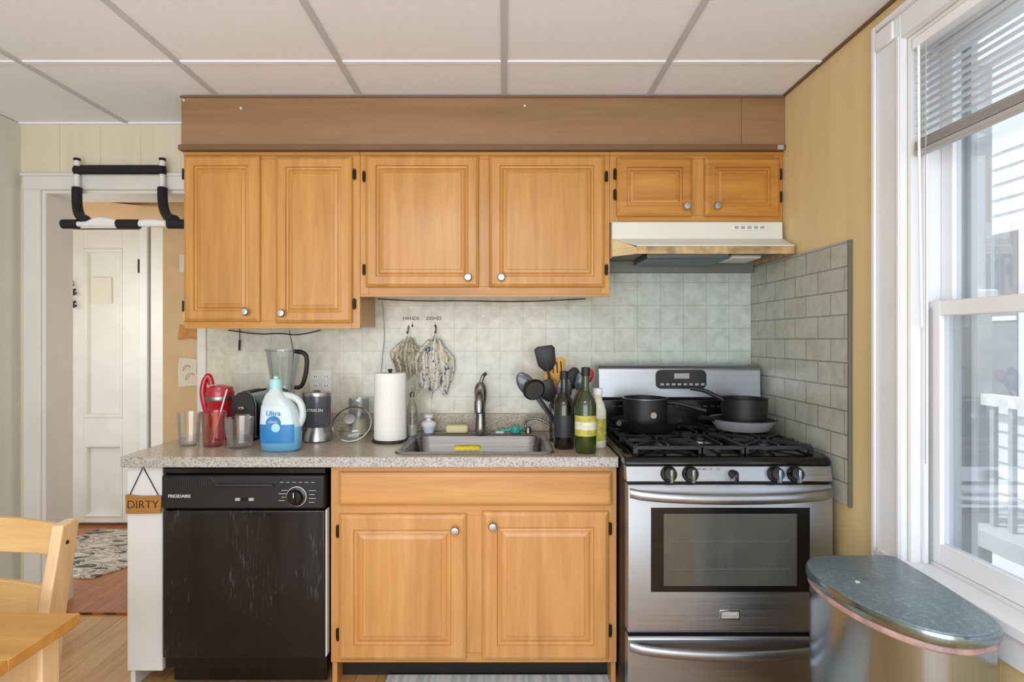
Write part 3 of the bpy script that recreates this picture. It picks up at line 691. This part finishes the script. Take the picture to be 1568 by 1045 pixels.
# ------------------------------------------------------------------ window on the right wall
g=group('window_1',(RW,-1.5,1.5))
CX=RW-.022
box('casing_far',CX,RW,W0,W0+.127,WZ0-.05,2.377,'white',g,bevel=.004)
box('casing_near',CX,RW,W1-.127,W1,WZ0-.05,2.377,'white',g,bevel=.004)
box('casing_top',CX,RW,W1,W0,WZ1,2.377,'white',g,bevel=.004)
box('casing_bead_far',CX-.010,CX-.0003,W0+.108,W0+.127,WZ0-.05,2.377,'white',g,bevel=.004)
box('casing_bead_inner',CX-.006,CX-.0003,W0+.002,W0+.016,WZ0+.002,2.29,'white',g,bevel=.003)
box('casing_bead_top',CX-.010,CX-.0003,W1,W0+.108,2.355,2.377,'white',g,bevel=.004)
box('rosette',CX-.012,CX-.0003,W0+.02,W0+.105,2.29,2.350,'white',g,bevel=.01)
box('stool',CX-.012,RW+.052,W1-.10,W0+.10,WZ0-.03,WZ0,'white',g,bevel=.004)
box('apron',CX+.006,RW-.0005,W1-.05,W0+.08,WZ0-.11,WZ0-.0305,'white',g,bevel=.003)
box('jamb_far',RW+.0005,RW+.13,W0-.012,W0,WZ0,WZ1,'white',g)
box('jamb_near',RW+.0005,RW+.13,W1,W1+.012,WZ0,WZ1,'white',g)
box('jamb_top',RW+.0005,RW+.13,W1+.012,W0-.012,WZ1-.012,WZ1,'white',g)
box('sill',RW+.0525,RW+.16,W1+.012,W0-.012,WZ0-.03,WZ0+.0105,'white',g)
box('stop_bead',RW+.03,RW+.045,W0-.027,W0-.0125,WZ0,WZ1-.012,'white',g,bevel=.003)
MZ=1.456
def sash(nm,xa,xb,z0,z1,bot,top):
    ya,yb=W0-.013,W1+.013
    box(nm+'_stile_far',xa,xb,ya-.045,ya,z0,z1,'white',g,bevel=.003)
    box(nm+'_stile_near',xa,xb,yb,yb+.045,z0,z1,'white',g,bevel=.003)
    box(nm+'_rail_bottom',xa,xb,yb+.045,ya-.045,z0,z0+bot,'white',g,bevel=.003)
    box(nm+'_rail_top',xa,xb,yb+.045,ya-.045,z1-top,z1,'white',g,bevel=.003)
    box(nm+'_pane',(xa+xb)/2-.002,(xa+xb)/2+.002,yb+.045,ya-.045,z0+bot,z1-top,'winglass',g)
sash('lower_sash',RW+.053,RW+.082,WZ0+.011,MZ+.022,.06,.045)
sash('upper_sash',RW+.09,RW+.118,MZ-.022,WZ1-.013,.045,.05)
box('sash_lock',RW+.055,RW+.08,-1.53,-1.47,MZ+.0225,MZ+.036,'knob',g,bevel=.004)
box('track_strip',RW+.046,RW+.05,W0-.03,W0-.0135,WZ0+.01,MZ,'greyp',g)
box('storm_stile_far',RW+.132,RW+.15,W0-.075,W0-.0,WZ0,WZ1,'postg',g)
box('storm_mid_rail',RW+.132,RW+.15,W1,W0-.075,1.44,1.47,'white',g)
# blinds
g=group('window_blind',(RW+.02,-1.5,2.1))
box('head_rail',RW-.002,RW+.036,W1+.02,W0-.02,2.235,2.266,'blind',g,bevel=.002)
vs=[];fs=[];z=2.222;ii=0
while z>1.958:
    for y in (W1+.022,W0-.022):
        for s,dz in ((-1,-.0022),(-.35,.0),(.35,.0),(1,-.0022)):
            t=math.radians(7)
            vs.append((RW+.017+s*.0125*math.cos(t),y,z+s*.0125*math.sin(t)+dz))
    k=ii*8
    for q in range(3): fs.append((k+q,k+q+1,k+q+5,k+q+4))
    ii+=1; z-=.0215
o=mesh('slats',vs,fs,'blind',g,ang=60); md=o.modifiers.new('s','SOLIDIFY'); md.thickness=.0012
for i in range(7): box('stacked_slat_%d'%i,RW+.004,RW+.03,W1+.022,W0-.022,1.932+i*.0035,1.934+i*.0035,'blindr',g)
box('bottom_rail',RW+.003,RW+.031,W1+.022,W0-.022,1.915,1.930,'blindr',g,bevel=.003)
for i,y in enumerate([W0-.07,W0-.43,W1+.12]): 
    tube('ladder_%d'%i,[(RW+.003,y,1.93),(RW+.003,y,2.24)],.001,'blind',g,spline='POLY')
tube('tilt_wand',[(RW+.0,W0-.045,2.235),(RW-.004,W0-.05,1.9),(RW+.002,W0-.055,1.40)],.004,'blind',g)
tube('pull_cord',[(RW-.002,W0-.075,2.235),(RW-.002,W0-.075,1.0)],.0012,'greyp',g,spline='POLY')
# outside
g=group('neighbour_house',(3.6,-2,2))
for i in range(30):
    z=-1+i*.14
    prism('clapboard_%d'%i,[(4.5,z),(4.482,z),(4.5,z+.14)],'y',-7,4,'sidingp',g,smooth=False)
box('house_wall',4.5,4.7,-7,4,-1,3.2,'sidingp',g)
for j,(ya,yb) in enumerate([(-.15,.65),(2.0,2.8),(-3.2,-2.4)]):
    box('neighbour_window_frame_%d'%j,4.44,4.479,ya,yb,.7,2.4,'sidingp',g)
    box('neighbour_window_pane_%d'%j,4.43,4.4395,ya+.09,yb-.09,.79,2.31,'greypane',g)
    box('neighbour_window_bar_%d'%j,4.42,4.4295,ya+.09,yb-.09,1.53,1.57,'sidingp',g)
box('corner_board',4.42,4.48,1.25,1.40,-1,3.2,'greypane',g)
g=group('neighbour_porch',(3,.4,1))
for i,y in enumerate((-.55,.15,.85)):
    box('porch_post_%d'%i,3.0,3.1,y-.06,y+.06,-1,3.1,'postg',g,bevel=.01)
    box('post_collar_%d'%i,2.98,3.12,y-.08,y+.08,1.62,1.68,'sidingp',g,bevel=.01)
box('porch_beam',2.98,3.12,-.9,1.2,3.1,3.3,'sidingp',g)
box('porch_rail',3.02,3.08,-.9,1.2,.95,1.02,'sidingp',g)
for i in range(16): box('baluster_%d'%i,3.035,3.065,-.85+.13*i,-.82+.13*i,.2,.95,'postg',g)
box('porch_deck',2.9,4.48,-.95,1.25,.1,.2,'postg',g)
box('exterior_ground',1.6,12,-8,8,-1.1,-1.0,'asph')

# ------------------------------------------------------------------ trash can
def chaikin(p,n=3):
    for _ in range(n):
        q=[]
        for i in range(len(p)):
            a=Vector(p[i]);b2=Vector(p[(i+1)%len(p)]); q+=[a*.75+b2*.25,a*.25+b2*.75]
        p=q
    return p
fp=chaikin([(1.188,-1.068),(1.190,-1.095),(1.184,-1.28),(1.162,-1.47),(1.135,-1.52),(1.03,-1.55),(.95,-1.515),(.885,-1.40),(.862,-1.25),(.880,-1.14),(.92,-1.085),(.97,-1.068),(1.15,-1.062)],3)
cc=Vector((1.03,-1.32))
g=group('trash_can',(1.03,-1.32,.35))
def stack(name,lv,mat,cap=True):
    n=len(fp); vs=[];fs=[]
    for z,s in lv:
        for p in fp:
            q=cc+(p-cc)*s; vs.append((q.x,q.y,z))
    for j in range(len(lv)-1):
        for i in range(n): fs.append((j*n+i,j*n+(i+1)%n,(j+1)*n+(i+1)%n,(j+1)*n+i))
    fs.append(tuple(range(n))); fs.append(tuple((len(lv)-1)*n+i for i in range(n)))
    return mesh(name,vs,fs,mat,g,ang=40)
stack('base_ring',[(0,.96),(.03,.96)],'blackm')
stack('can_body',[(.03,.955),(.66,.955)],'steelz')
stack('bag_edge',[(.655,.962),(.659,.978),(.668,.975),(.673,.96)],'pink')
stack('lid_rim',[(.673,.985),(.677,1.0),(.694,1.0),(.700,.99)],'rimm')
stack('lid_top',[(.7002,.982),(.7045,.972),(.707,.93)],'lidtop')
box('pedal',.84,.88,-1.40,-1.28,.012,.026,'blackm',g,bevel=.004)
cyl('lid_button',(.955,-1.27,.7065),.006,.003,'inkw',g)

# ------------------------------------------------------------------ table and chair
g=group('dining_table',(-1.4,-2.05,.4))
TX0,TX1,TY0,TY1=-1.75,-.95,-2.65,-1.53
for i in range(6):
    a=TY0+(TY1-TY0)*i/6; b_=TY0+(TY1-TY0)*(i+1)/6
    box('top_board_%d'%i,TX0,TX1,a+.0004,b_-.0004,.726,.75,'tabletop',g,bevel=.002)
box('apron_back',TX0+.07,TX1-.07,TY1-.055,TY1-.035,.645,.7255,'pine',g)
box('apron_front',TX0+.07,TX1-.07,TY0+.035,TY0+.055,.645,.7255,'pine',g)
box('apron_right',TX1-.055,TX1-.035,TY0+.07,TY1-.07,.645,.7255,'pinez',g)
box('apron_left',TX0+.035,TX0+.055,TY0+.07,TY1-.07,.645,.7255,'pinez',g)
for i,(x,y) in enumerate([(TX0+.05,TY0+.05),(TX1-.05,TY0+.05),(TX0+.05,TY1-.05),(TX1-.05,TY1-.05)]):
    box('leg_%d'%i,x-.024,x+.024,y-.024,y+.024,0,.7255,'pinez',g,bevel=.003)
g=group('dining_chair',(-1.36,-1.3,.45))
for i,x in enumerate((-1.57,-1.165)):
    prism('rear_post_%d'%i,[(-1.335,0),(-1.375,0),(-1.390,.42),(-1.385,.62),(-1.325,.878),(-1.275,.882),(-1.266,.87),(-1.320,.60),(-1.34,.42)],'x',x-.015,x+.015,'pinez',g,bevel=.004)
    cyl('screw_%d'%i,(x+.0145,-1.31,.83),.005,.002,'ink',g,axis='x')
def slat(nm,z0,z1,yc,arch):
    vs=[];fs=[];n=12;xa,xb=-1.555,-1.180
    for i in range(n+1):
        t=i/n; x=xa+(xb-xa)*t; bow=.022*math.sin(math.pi*t); zt=z1+arch*math.sin(math.pi*t)
        lean=(z1-z0)*.2
        vs+=[(x,yc+bow-.008,z0),(x,yc+bow+.008,z0),(x,yc+bow+.008+lean,zt),(x,yc+bow-.008+lean,zt)]
    for i in range(n):
        for k in range(4): fs.append((i*4+k,i*4+(k+1)%4,(i+1)*4+(k+1)%4,(i+1)*4+k))
    fs+= [(0,1,2,3),tuple(n*4+k for k in range(4))]
    mesh(nm,vs,fs,'pine',g,bevel=.003)
slat('back_slat_top',.80,.875,-1.315,.012)
slat('back_slat_low',.655,.725,-1.35,.012)
box('seat',-1.60,-1.135,-1.74,-1.391,.4355,.455,'pine',g,bevel=.006)
for i,x in enumerate((-1.57,-1.165)): box('front_leg_%d'%i,x-.017,x+.017,-1.72,-1.687,0,.435,'pinez',g,bevel=.003)
for i,x in enumerate((-1.57,-1.165)): box('side_rail_%d'%i,x-.010,x+.010,-1.686,-1.382,.375,.434,'pinez',g)
box('front_rail',-1.553,-1.182,-1.712,-1.693,.375,.434,'pine',g)

# ------------------------------------------------------------------ counter objects
def tumbler(x,y,r,h,mat):
    return lathe('glass_tumbler',[(0,0),(r*.8,0),(r*.83,.004),(r,h),(r-.0025,h),(r*.8-.002,.010),(0,.010)],(x,y,CT),mat,ang=40)
tumbler(-1.335,-.40,.047,.14,'glass'); tumbler(-1.225,-.41,.050,.145,'redthru'); tumbler(-1.100,-.445,.057,.125,'glass')
tube('drinking_straw',[(-1.235,-.40,CT+.012),(-1.19,-.415,CT+.16),(-1.165,-.42,CT+.24)],.003,'white',bpy.data.objects['glass_tumbler.001'],spline='POLY')
g=group('coffee_grinder',(-1.30,-.24,1.02))
lathe('body',[(.05,0),(.058,.01),(.056,.10),(.052,.16),(.058,.17),(.060,.21),(.054,.235),(.02,.245),(0,.245)],(-1.285,-.24,CT),'red',g)
lathe('band',[(.0605,.175),(.0615,.18),(.0615,.19),(.0605,.195)],(-1.285,-.24,CT),'nickel',g,closed=True)
tube('handle',[(-1.335,-.25,1.02),(-1.355,-.26,1.10),(-1.35,-.26,1.17),(-1.325,-.255,1.215),(-1.318,-.25,1.16)],.013,'red',g)
g=group('toaster',(-1.15,-.2,1.0))
prof=[(-1.205,CT+.012),(-1.205,CT+.16),(-1.195,CT+.195),(-1.17,CT+.215),(-1.135,CT+.215),(-1.11,CT+.195),(-1.10,CT+.16),(-1.10,CT+.012)]
prism('shell',prof,'y',-.29,-.08,'steelz',g,bevel=.004)
prism('end_cap',prof,'y',-.305,-.2905,'blackm',g,bevel=.004)
box('base',-1.20,-1.105,-.30,-.08,CT,CT+.012,'blackm',g)
for i,x in enumerate((-1.175,-1.145)): box('slot_%d'%i,x,x+.016,-.27,-.10,CT+.214,CT+.2165,'ink',g)
box('lever',-1.165,-1.14,-.325,-.3055,CT+.14,CT+.155,'chrome',g,bevel=.003)
box('end_plate',-1.185,-1.12,-.3075,-.3052,CT+.03,CT+.12,'steelz',g,bevel=.002)
g=group('countertop_blender',(-1.01,-.2,1.1))
bx,by=-1.015,-.20
lathe('base',[(.070,0),(.073,.01),(.068,.10),(.055,.17),(.05,.20)],(bx,by,CT),'blackm',g)
lathe('jar',[(.045,.0),(.05,.01),(.055,.06),(.075,.20),(.072,.20),(.05,.06),(.045,.012)],(bx,by,CT+.20),'jar',g,closed=True,ang=60)
lathe('jar_rim',[(.075,.195),(.079,.197),(.079,.205),(.072,.206)],(bx,by,CT+.20),'jar',g,closed=True)
lathe('jar_blade_hub',[(.03,0),(.02,.012),(.006,.02),(0,.022)],(bx,by,CT+.205),'nickel',g)
tube('jar_handle',[(bx+.06,by-.02,CT+.395),(bx+.10,by-.03,CT+.395),(bx+.122,by-.03,CT+.37),(bx+.116,by-.03,CT+.29),(bx+.09,by-.02,CT+.225),(bx+.06,by-.01,CT+.23)],.010,'blackm',g)
g=group('detergent_jug',(-.90,-.50,1.04))
jx,jy=-.905,-.50
secs=[(CT,jx,jy,.066,.042),(CT+.006,jx,jy,.076,.048),(CT+.05,jx,jy,.080,.050),(CT+.11,jx,jy,.081,.050),(CT+.16,jx-.004,jy,.074,.048),(CT+.20,jx-.014,jy,.058,.043),(CT+.225,jx-.02,jy,.040,.036),(CT+.24,jx-.022,jy,.025,.024),(CT+.25,jx-.022,jy,.022,.022)]
loft('body',secs,'jug',g,p=2.6)
ls=[(z,cx,cy,hx*1.012+.0006,hy*1.012+.0006) for z,cx,cy,hx,hy in [(CT+.035,jx,jy,.0788,.0492),(CT+.05,jx,jy,.080,.050),(CT+.11,jx,jy,.081,.050),(CT+.16,jx-.004,jy,.074,.048),(CT+.185,jx-.010,jy,.065,.0455)]]
loft('label_lower',[s for s in ls[:3]],'blue',g,p=2.6,a0=205,a1=318)
loft('label_upper',[s for s in ls[2:]],'bluel',g,p=2.6,a0=208,a1=315)
lathe('label_swirl',[(.030,0),(.030,.003),(0,.003)],(jx-.012,jy-.049,CT+.115),'blue',g,axis='y')
lathe('label_bubble',[(.017,0),(.017,.0045),(0,.0045)],(jx-.002,jy-.049,CT+.098),'cap',g,axis='y')
text('label_text','Ultra',(jx-.012,jy-.0535,CT+.155),.028,'blue',g)
text('label_text_small','clean',(jx-.012,jy-.0532,CT+.122),.018,'inkw',g)
lathe('cap',[(.024,0),(.024,.03),(.020,.04),(.010,.043),(.010,.052),(0,.053)],(jx-.022,jy,CT+.248),'cap',g)
tube('handle',[(jx+.0,jy,CT+.225),(jx+.04,jy,CT+.222),(jx+.075,jy,CT+.20),(jx+.088,jy,CT+.16),(jx+.085,jy,CT+.12),(jx+.07,jy,CT+.10)],.014,'jug',g)
g=group('bullet_blender',(-.829,-.28,1.02))
nx=-.829
lathe('base',[(.058,0),(.064,.006),(.062,.03),(.050,.055),(.047,.065)],(nx,-.29,CT),'knob',g)
lathe('cup',[(.050,.065),(.057,.075),(.060,.19),(.060,.20),(.056,.204)],(nx,-.29,CT),'greycup',g)
lathe('lid',[(.061,.200),(.062,.205),(.060,.216),(.02,.219),(.012,.226),(0,.227)],(nx,-.29,CT),'knob',g)
text('brand_text','NUTRIBLEN',(nx,-.3515,CT+.142),.017,'inkw',g,off=.0002)
g=group('wall_outlet',(-.90,-.01,1.16))
box('cover_plate',-.957,-.847,-.014,-.0085,1.10,1.215,'hoodw',g,bevel=.003)
for i,x in enumerate((-.928,-.876)):
    for j,z in enumerate((1.135,1.18)):
        cyl('socket_%d%d'%(i,j),(x,-.013,z),.016,.003,'white',g,axis='y')
        for s in (-1,1): box('slot_%d%d%d'%(i,j,s),x+s*.006-.0012,x+s*.006+.0012,-.0172,-.0158,z-.004,z+.005,'ink',g)
g=group('glass_jar',(-.72,-.14,1.0))
lathe('jar_glass',[(.045,0),(.048,.005),(.048,.17),(.046,.17),(.044,.01)],(-.69,-.11,CT),'jar',g,closed=True)
lathe('jar_contents',[(.043,.003),(.043,.07),(0,.072)],(-.69,-.11,CT),'soap',g)
g=group('glass_pot_lid',(-.675,-.30,.97))
Rm=Matrix.Rotation(math.radians(55),3,'X')
lc=(-.674,-.29,CT+.074)
lathe('lid_glass',[(.084,0),(.076,.010),(.05,.022),(.02,.028),(0,.029)],lc,'jar',g,rotm=Rm,closed=True)
lathe('lid_rim',[(.082,-.003),(.087,-.002),(.087,.003),(.082,.004),(.082,-.003)],lc,'chrome',g,rotm=Rm,closed=True)
lathe('lid_knob',[(.012,.028),(.012,.036),(.024,.042),(.024,.05),(.0,.054)],lc,'knob',g,rotm=Rm)
g=group('paper_towel_roll',(-.505,-.30,1.07))
px_=-.503
lathe('holder_base',[(.078,0),(.080,.004),(.078,.010),(0,.010)],(px_,-.30,CT),'blackm',g)
lathe('roll',[(.020,0),(.069,0),(.070,.004),(.070,.286),(.069,.29),(.020,.29),(.020,0)],(px_,-.30,CT+.012),'paper',g,closed=True)
lathe('holder_rod',[(.006,0),(.006,.298),(.011,.302),(.011,.308),(0,.31)],(px_,-.30,CT+.010),'blackm',g)
box('loose_sheet',px_+.0695,px_+.0705,-.33,-.29,CT+.014,CT+.30,'paper',g)
g=group('soap_bottle',(-.445,-.19,1.0))
lathe('bottle',[(.022,0),(.026,.004),(.026,.12),(.018,.15),(.008,.17),(.008,.18)],(-.430,-.155,CT),'jar',g,closed=True)
lathe('pump',[(.010,.18),(.011,.20),(.004,.205),(.004,.225),(0,.226)],(-.430,-.155,CT),'nickel',g)
lathe('soap_fill',[(.023,.003),(.023,.05),(0,.05)],(-.430,-.155,CT),'labelw',g)

def bottle(name,x,y,r,h,mat,label,lz,neck=.3,cap='blackm'):
    g=group(name,(x,y,CT+h/2))
    sh=h*(1-neck)
    lathe('glass_body',[(r*.9,0),(r,.006),(r,sh*.82),(r*.85,sh*.92),(r*.42,sh*1.04),(r*.34,sh*1.10),(r*.33,h-.012),(r*.40,h-.010),(r*.40,h),(0,h)],(x,y,CT),mat,g)
    if label: lathe('label',[(r+.0006,lz[0]),(r+.0008,lz[0]+.001),(r+.0008,lz[1]),(r+.0006,lz[1])],(x,y,CT),label,g,closed=True)
    lathe('cap',[(r*.42,h-.03),(r*.42,h+.003),(r*.2,h+.005),(0,h+.005)],(x,y,CT),cap,g)
    return g
bottle('wine_bottle',.248,-.46,.042,.315,'darkb','slotdark',(.05,.14))
bottle('olive_oil_bottle',.324,-.55,.042,.335,'greeng','labely',(.07,.15),cap='blackm')
cyl('label_band',(.324,-.55,CT+.095),.0433,.03,'labelw',bpy.data.objects['olive_oil_bottle'])
g=group('sauce_bottle',(.385,-.42,1.0))
lathe('bottle_body',[(.032,0),(.035,.004),(.035,.15),(.028,.18),(.018,.20),(.018,.22)],(.392,-.43,CT),'labelw',g)
lathe('bottle_label',[(.0353,.03),(.0355,.031),(.0355,.12),(.0353,.121)],(.392,-.43,CT),'labely',g,closed=True)
lathe('bottle_cap',[(.020,.22),(.020,.245),(0,.246)],(.392,-.43,CT),'white',g)
g=group('pepper_mill',(.37,-.28,1.0))
lathe('mill',[(.024,0),(.026,.02),(.018,.07),(.022,.12),(.016,.14),(.022,.165),(.0,.19)],(.375,-.27,CT),'nickel',g)

g=group('utensil_holder',(.235,-.30,1.05))
ux,uy=.255,-.29
for i in range(12):
    a=2*math.pi*i/12; tube('wire_%d'%i,[(ux+.05*math.cos(a),uy+.05*math.sin(a),CT+.001),(ux+.055*math.cos(a),uy+.055*math.sin(a),CT+.16)],.0018,'blackm',g,spline='POLY',res=2)
for i,z in enumerate((.003,.05,.10,.16)):
    tube('ring_%d'%i,[(ux+.053*math.cos(2*math.pi*k/24),uy+.053*math.sin(2*math.pi*k/24),CT+z) for k in range(24)],.0022,'blackm',g,cyclic=True,spline='POLY',res=2)
lathe('holder_floor',[(.05,.0),(.05,.003),(0,.003)],(ux,uy,CT),'blackm',g)
def utensil(i,tip,base,kind,mat,q=1.0):
    B=Vector(base);T=Vector(tip); d=(T-B).normalized()
    tube('utensil_handle_%d'%i,[tuple(B),tuple(T-d*.03)],.0055,mat,g,spline='POLY')
    side=d.cross(Vector((0,1,0))).normalized(); nrm=side.cross(d).normalized()
    F=Matrix((side,nrm,d)).transposed()
    if kind=='spoon': out=[(.034*math.cos(a)*(1-.12*math.sin(a)),.050*math.sin(a)) for a in [2*math.pi*k/24 for k in range(24)]]
    elif kind=='ladle': out=[(.046*math.cos(a),.040*math.sin(a)) for a in [2*math.pi*k/24 for k in range(24)]]
    else: out=[(-.012,-.045),(.012,-.045),(.034,-.02),(.040,.045),(.026,.054),(-.030,.052),(-.040,.04),(-.034,-.02)]
    out=[(x*q,z*q) for x,z in out]
    n=len(out); c=.014 if kind=='ladle' else .005
    vs=[T+F@Vector((x,0,z)) for x,z in out]+[T+F@Vector((x*.8,-c,z*.8)) for x,z in out]+[T+F@Vector((x,.004,z)) for x,z in out]+[T+F@Vector((x*.8,.004-c*.4,z*.8)) for x,z in out]
    fs=[(k,(k+1)%n,n+(k+1)%n,n+k) for k in range(n)]+[tuple(n+k for k in range(n))]
    fs+=[(2*n+k,2*n+(k+1)%n,3*n+(k+1)%n,3*n+k) for k in range(n)]+[tuple(3*n+k for k in range(n))]
    fs+=[(k,(k+1)%n,2*n+(k+1)%n,2*n+k) for k in range(n)]
    mesh('utensil_head_%d'%i,vs,fs,mat,g,ang=50)
    if kind=='slotted':
        for qq in (-.018,0,.018):
            v=[T+F@Vector((qq+a,-.006,b_)) for a,b_ in ((-.003,-.015),(.003,-.015),(.003,.035),(-.003,.035))]
            mesh('slot_%d_%d'%(i,int(qq*1000)),v,[(0,1,2,3)],'ink',g)
utensil(0,(.185,-.31,1.275),(ux-.01,uy,CT+.01),'turner','blackm',1.15)
utensil(1,(.095,-.30,1.170),(ux+.01,uy,CT+.02),'spoon','greycup',1.1)
utensil(2,(.130,-.34,1.145),(ux+.02,uy-.01,CT+.02),'ladle','blackm',1.1)
utensil(3,(.235,-.29,1.230),(ux,uy,CT+.01),'slotted','spoonw')
utensil(4,(.212,-.27,1.18),(ux+.01,uy+.01,CT+.01),'spoon','spoonw')
utensil(5,(.19,-.33,1.135),(ux+.01,uy-.01,CT+.01),'turner','blackm')
utensil(6,(.375,-.27,1.20),(ux-.02,uy,CT+.01),'spoon','red',.7)
utensil(7,(.31,-.26,1.19),(ux,uy+.01,CT+.01),'spoon','blackm')
tube('whisk_rod',[(ux,uy-.02,CT+.01),(.265,-.32,1.27)],.002,'nickel',g,spline='POLY')
utensil(8,(.262,-.32,1.15),(ux-.02,uy,CT+.01),'spoon','greycup')
utensil(9,(.34,-.30,1.17),(ux-.01,uy,CT+.01),'turner','greycup',.8)

# ------------------------------------------------------------------ towels and wall lettering
def towel(name,hx,hz,w,length,mat,seed,skew=0,hem=None):
    rnd=random.Random(seed); nu,nv=48,28; vs=[];fs=[]
    ph=[rnd.uniform(0,6.28) for _ in range(5)]
    for j in range(nv+1):
        v=j/nv; ww=w*(.32+.68*min(1,(v*3.0))**.8)*(1-.10*max(0,v-.6)/.4)
        for i in range(nu+1):
            u=i/nu-.5
            x=hx+u*ww+skew*v+.005*math.sin(7*v+ph[0])+.006*math.sin(u*30+v*4)*v
            hemf=1-.20*abs(math.sin(u*8.5+ph[1]))-.20*abs(u)*2*abs(math.sin(ph[2]))
            y=-.046-.020*math.sin(u*26+ph[2])*(.45+.55*v)-.009*math.sin(u*51+ph[3])-.010*math.sin(v*5)
            z=hz+.02*math.sin(u*17+ph[4])*(1-v)**2-length*v*hemf-(abs(u)*.05)*(1-v)
            vs.append((x,y,z))
    for j in range(nv):
        for i in range(nu):
            a=j*(nu+1)+i; fs.append((a,a+1,a+nu+2,a+nu+1))
    g=group(name,(hx,-.03,hz))
    o=mesh('cloth',vs,fs,mat,g,ang=80); md=o.modifiers.new('s','SOLIDIFY'); md.thickness=.002
    md=o.modifiers.new('ss','SUBSURF'); md.levels=1; md.render_levels=1
    tube('hook',[(hx,-.010,hz+.06),(hx,-.02,hz+.055),(hx,-.045,hz+.012),(hx,-.065,hz+.03)],.003,'nickel',g)
    return g
towel('dish_towel',-.470,1.370,.155,.22,'towel2',3,skew=.0)
towel('dish_towel',-.335,1.370,.205,.31,'towel',11,skew=-.015)
g=group('wall_lettering',(-.4,-.009,1.46))
text('hands_text','HANDS',(-.459,-.0088,1.467),.024,'ink',g)
text('dishes_text','DISHES',(-.346,-.0088,1.467),.024,'ink',g)
for i,x in enumerate((-.452,-.34)):
    box('arrow_%d'%i,x-.001,x+.001,-.0092,-.0084,1.425,1.450,'ink',g)
    prism('arrow_head_%d'%i,[(x-.006,1.435),(x+.006,1.435),(x,1.422)],'y',-.0092,-.0084,'ink',g)

# ------------------------------------------------------------------ lights, world, camera
w=bpy.data.worlds.new('World'); S.world=w; w.use_nodes=True
bg=w.node_tree.nodes['Background']; bg.inputs[0].default_value=(.88,.94,1,1); bg.inputs[1].default_value=1.75
def area(name,loc,rot,sx,sy,power,col=(1,1,1)):
    l=bpy.data.lights.new(name,'AREA'); l.shape='RECTANGLE'; l.size=sx; l.size_y=sy; l.energy=power; l.color=col
    o=bpy.data.objects.new(name,l); o.location=loc; o.rotation_euler=[math.radians(a) for a in rot]; COL.objects.link(o); return o
area('overhead_fill',(-.4,-3.0,2.40),(20,0,0),1.2,.6,22,(.97,.98,1))  # added fill light behind the camera, no fixture there
area('rear_fill',(-.5,-4.2,1.1),(120,0,0),3.0,1.6,58,(.90,.95,1))  # added fill to brighten room and ceiling; no window behind the camera
sl=bpy.data.lights.new('sun','SUN'); sl.energy=3.2; sl.angle=math.radians(4)
so=bpy.data.objects.new('sun',sl); COL.objects.link(so); so.location=(0,0,8)
so.rotation_euler=Vector((.5,-.06,-.86)).to_track_quat('-Z','Y').to_euler()
l=bpy.data.lights.new('hall_fill','POINT'); l.energy=6.0; l.shadow_soft_size=.12; l.color=(1,.97,.92)  # unseen point light added to brighten the hall, no fixture
o=bpy.data.objects.new('hall_fill',l); o.location=(-2.6,.75,1.5); COL.objects.link(o)
cam=bpy.data.cameras.new('camera'); co=bpy.data.objects.new('camera',cam); COL.objects.link(co)
co.location=(0,-2.8,1.364); co.rotation_euler=(math.pi/2,0,0)
cam.sensor_width=36; cam.lens=19.9; cam.shift_x=.0077; cam.shift_y=-.0016; cam.clip_start=.05
S.camera=co
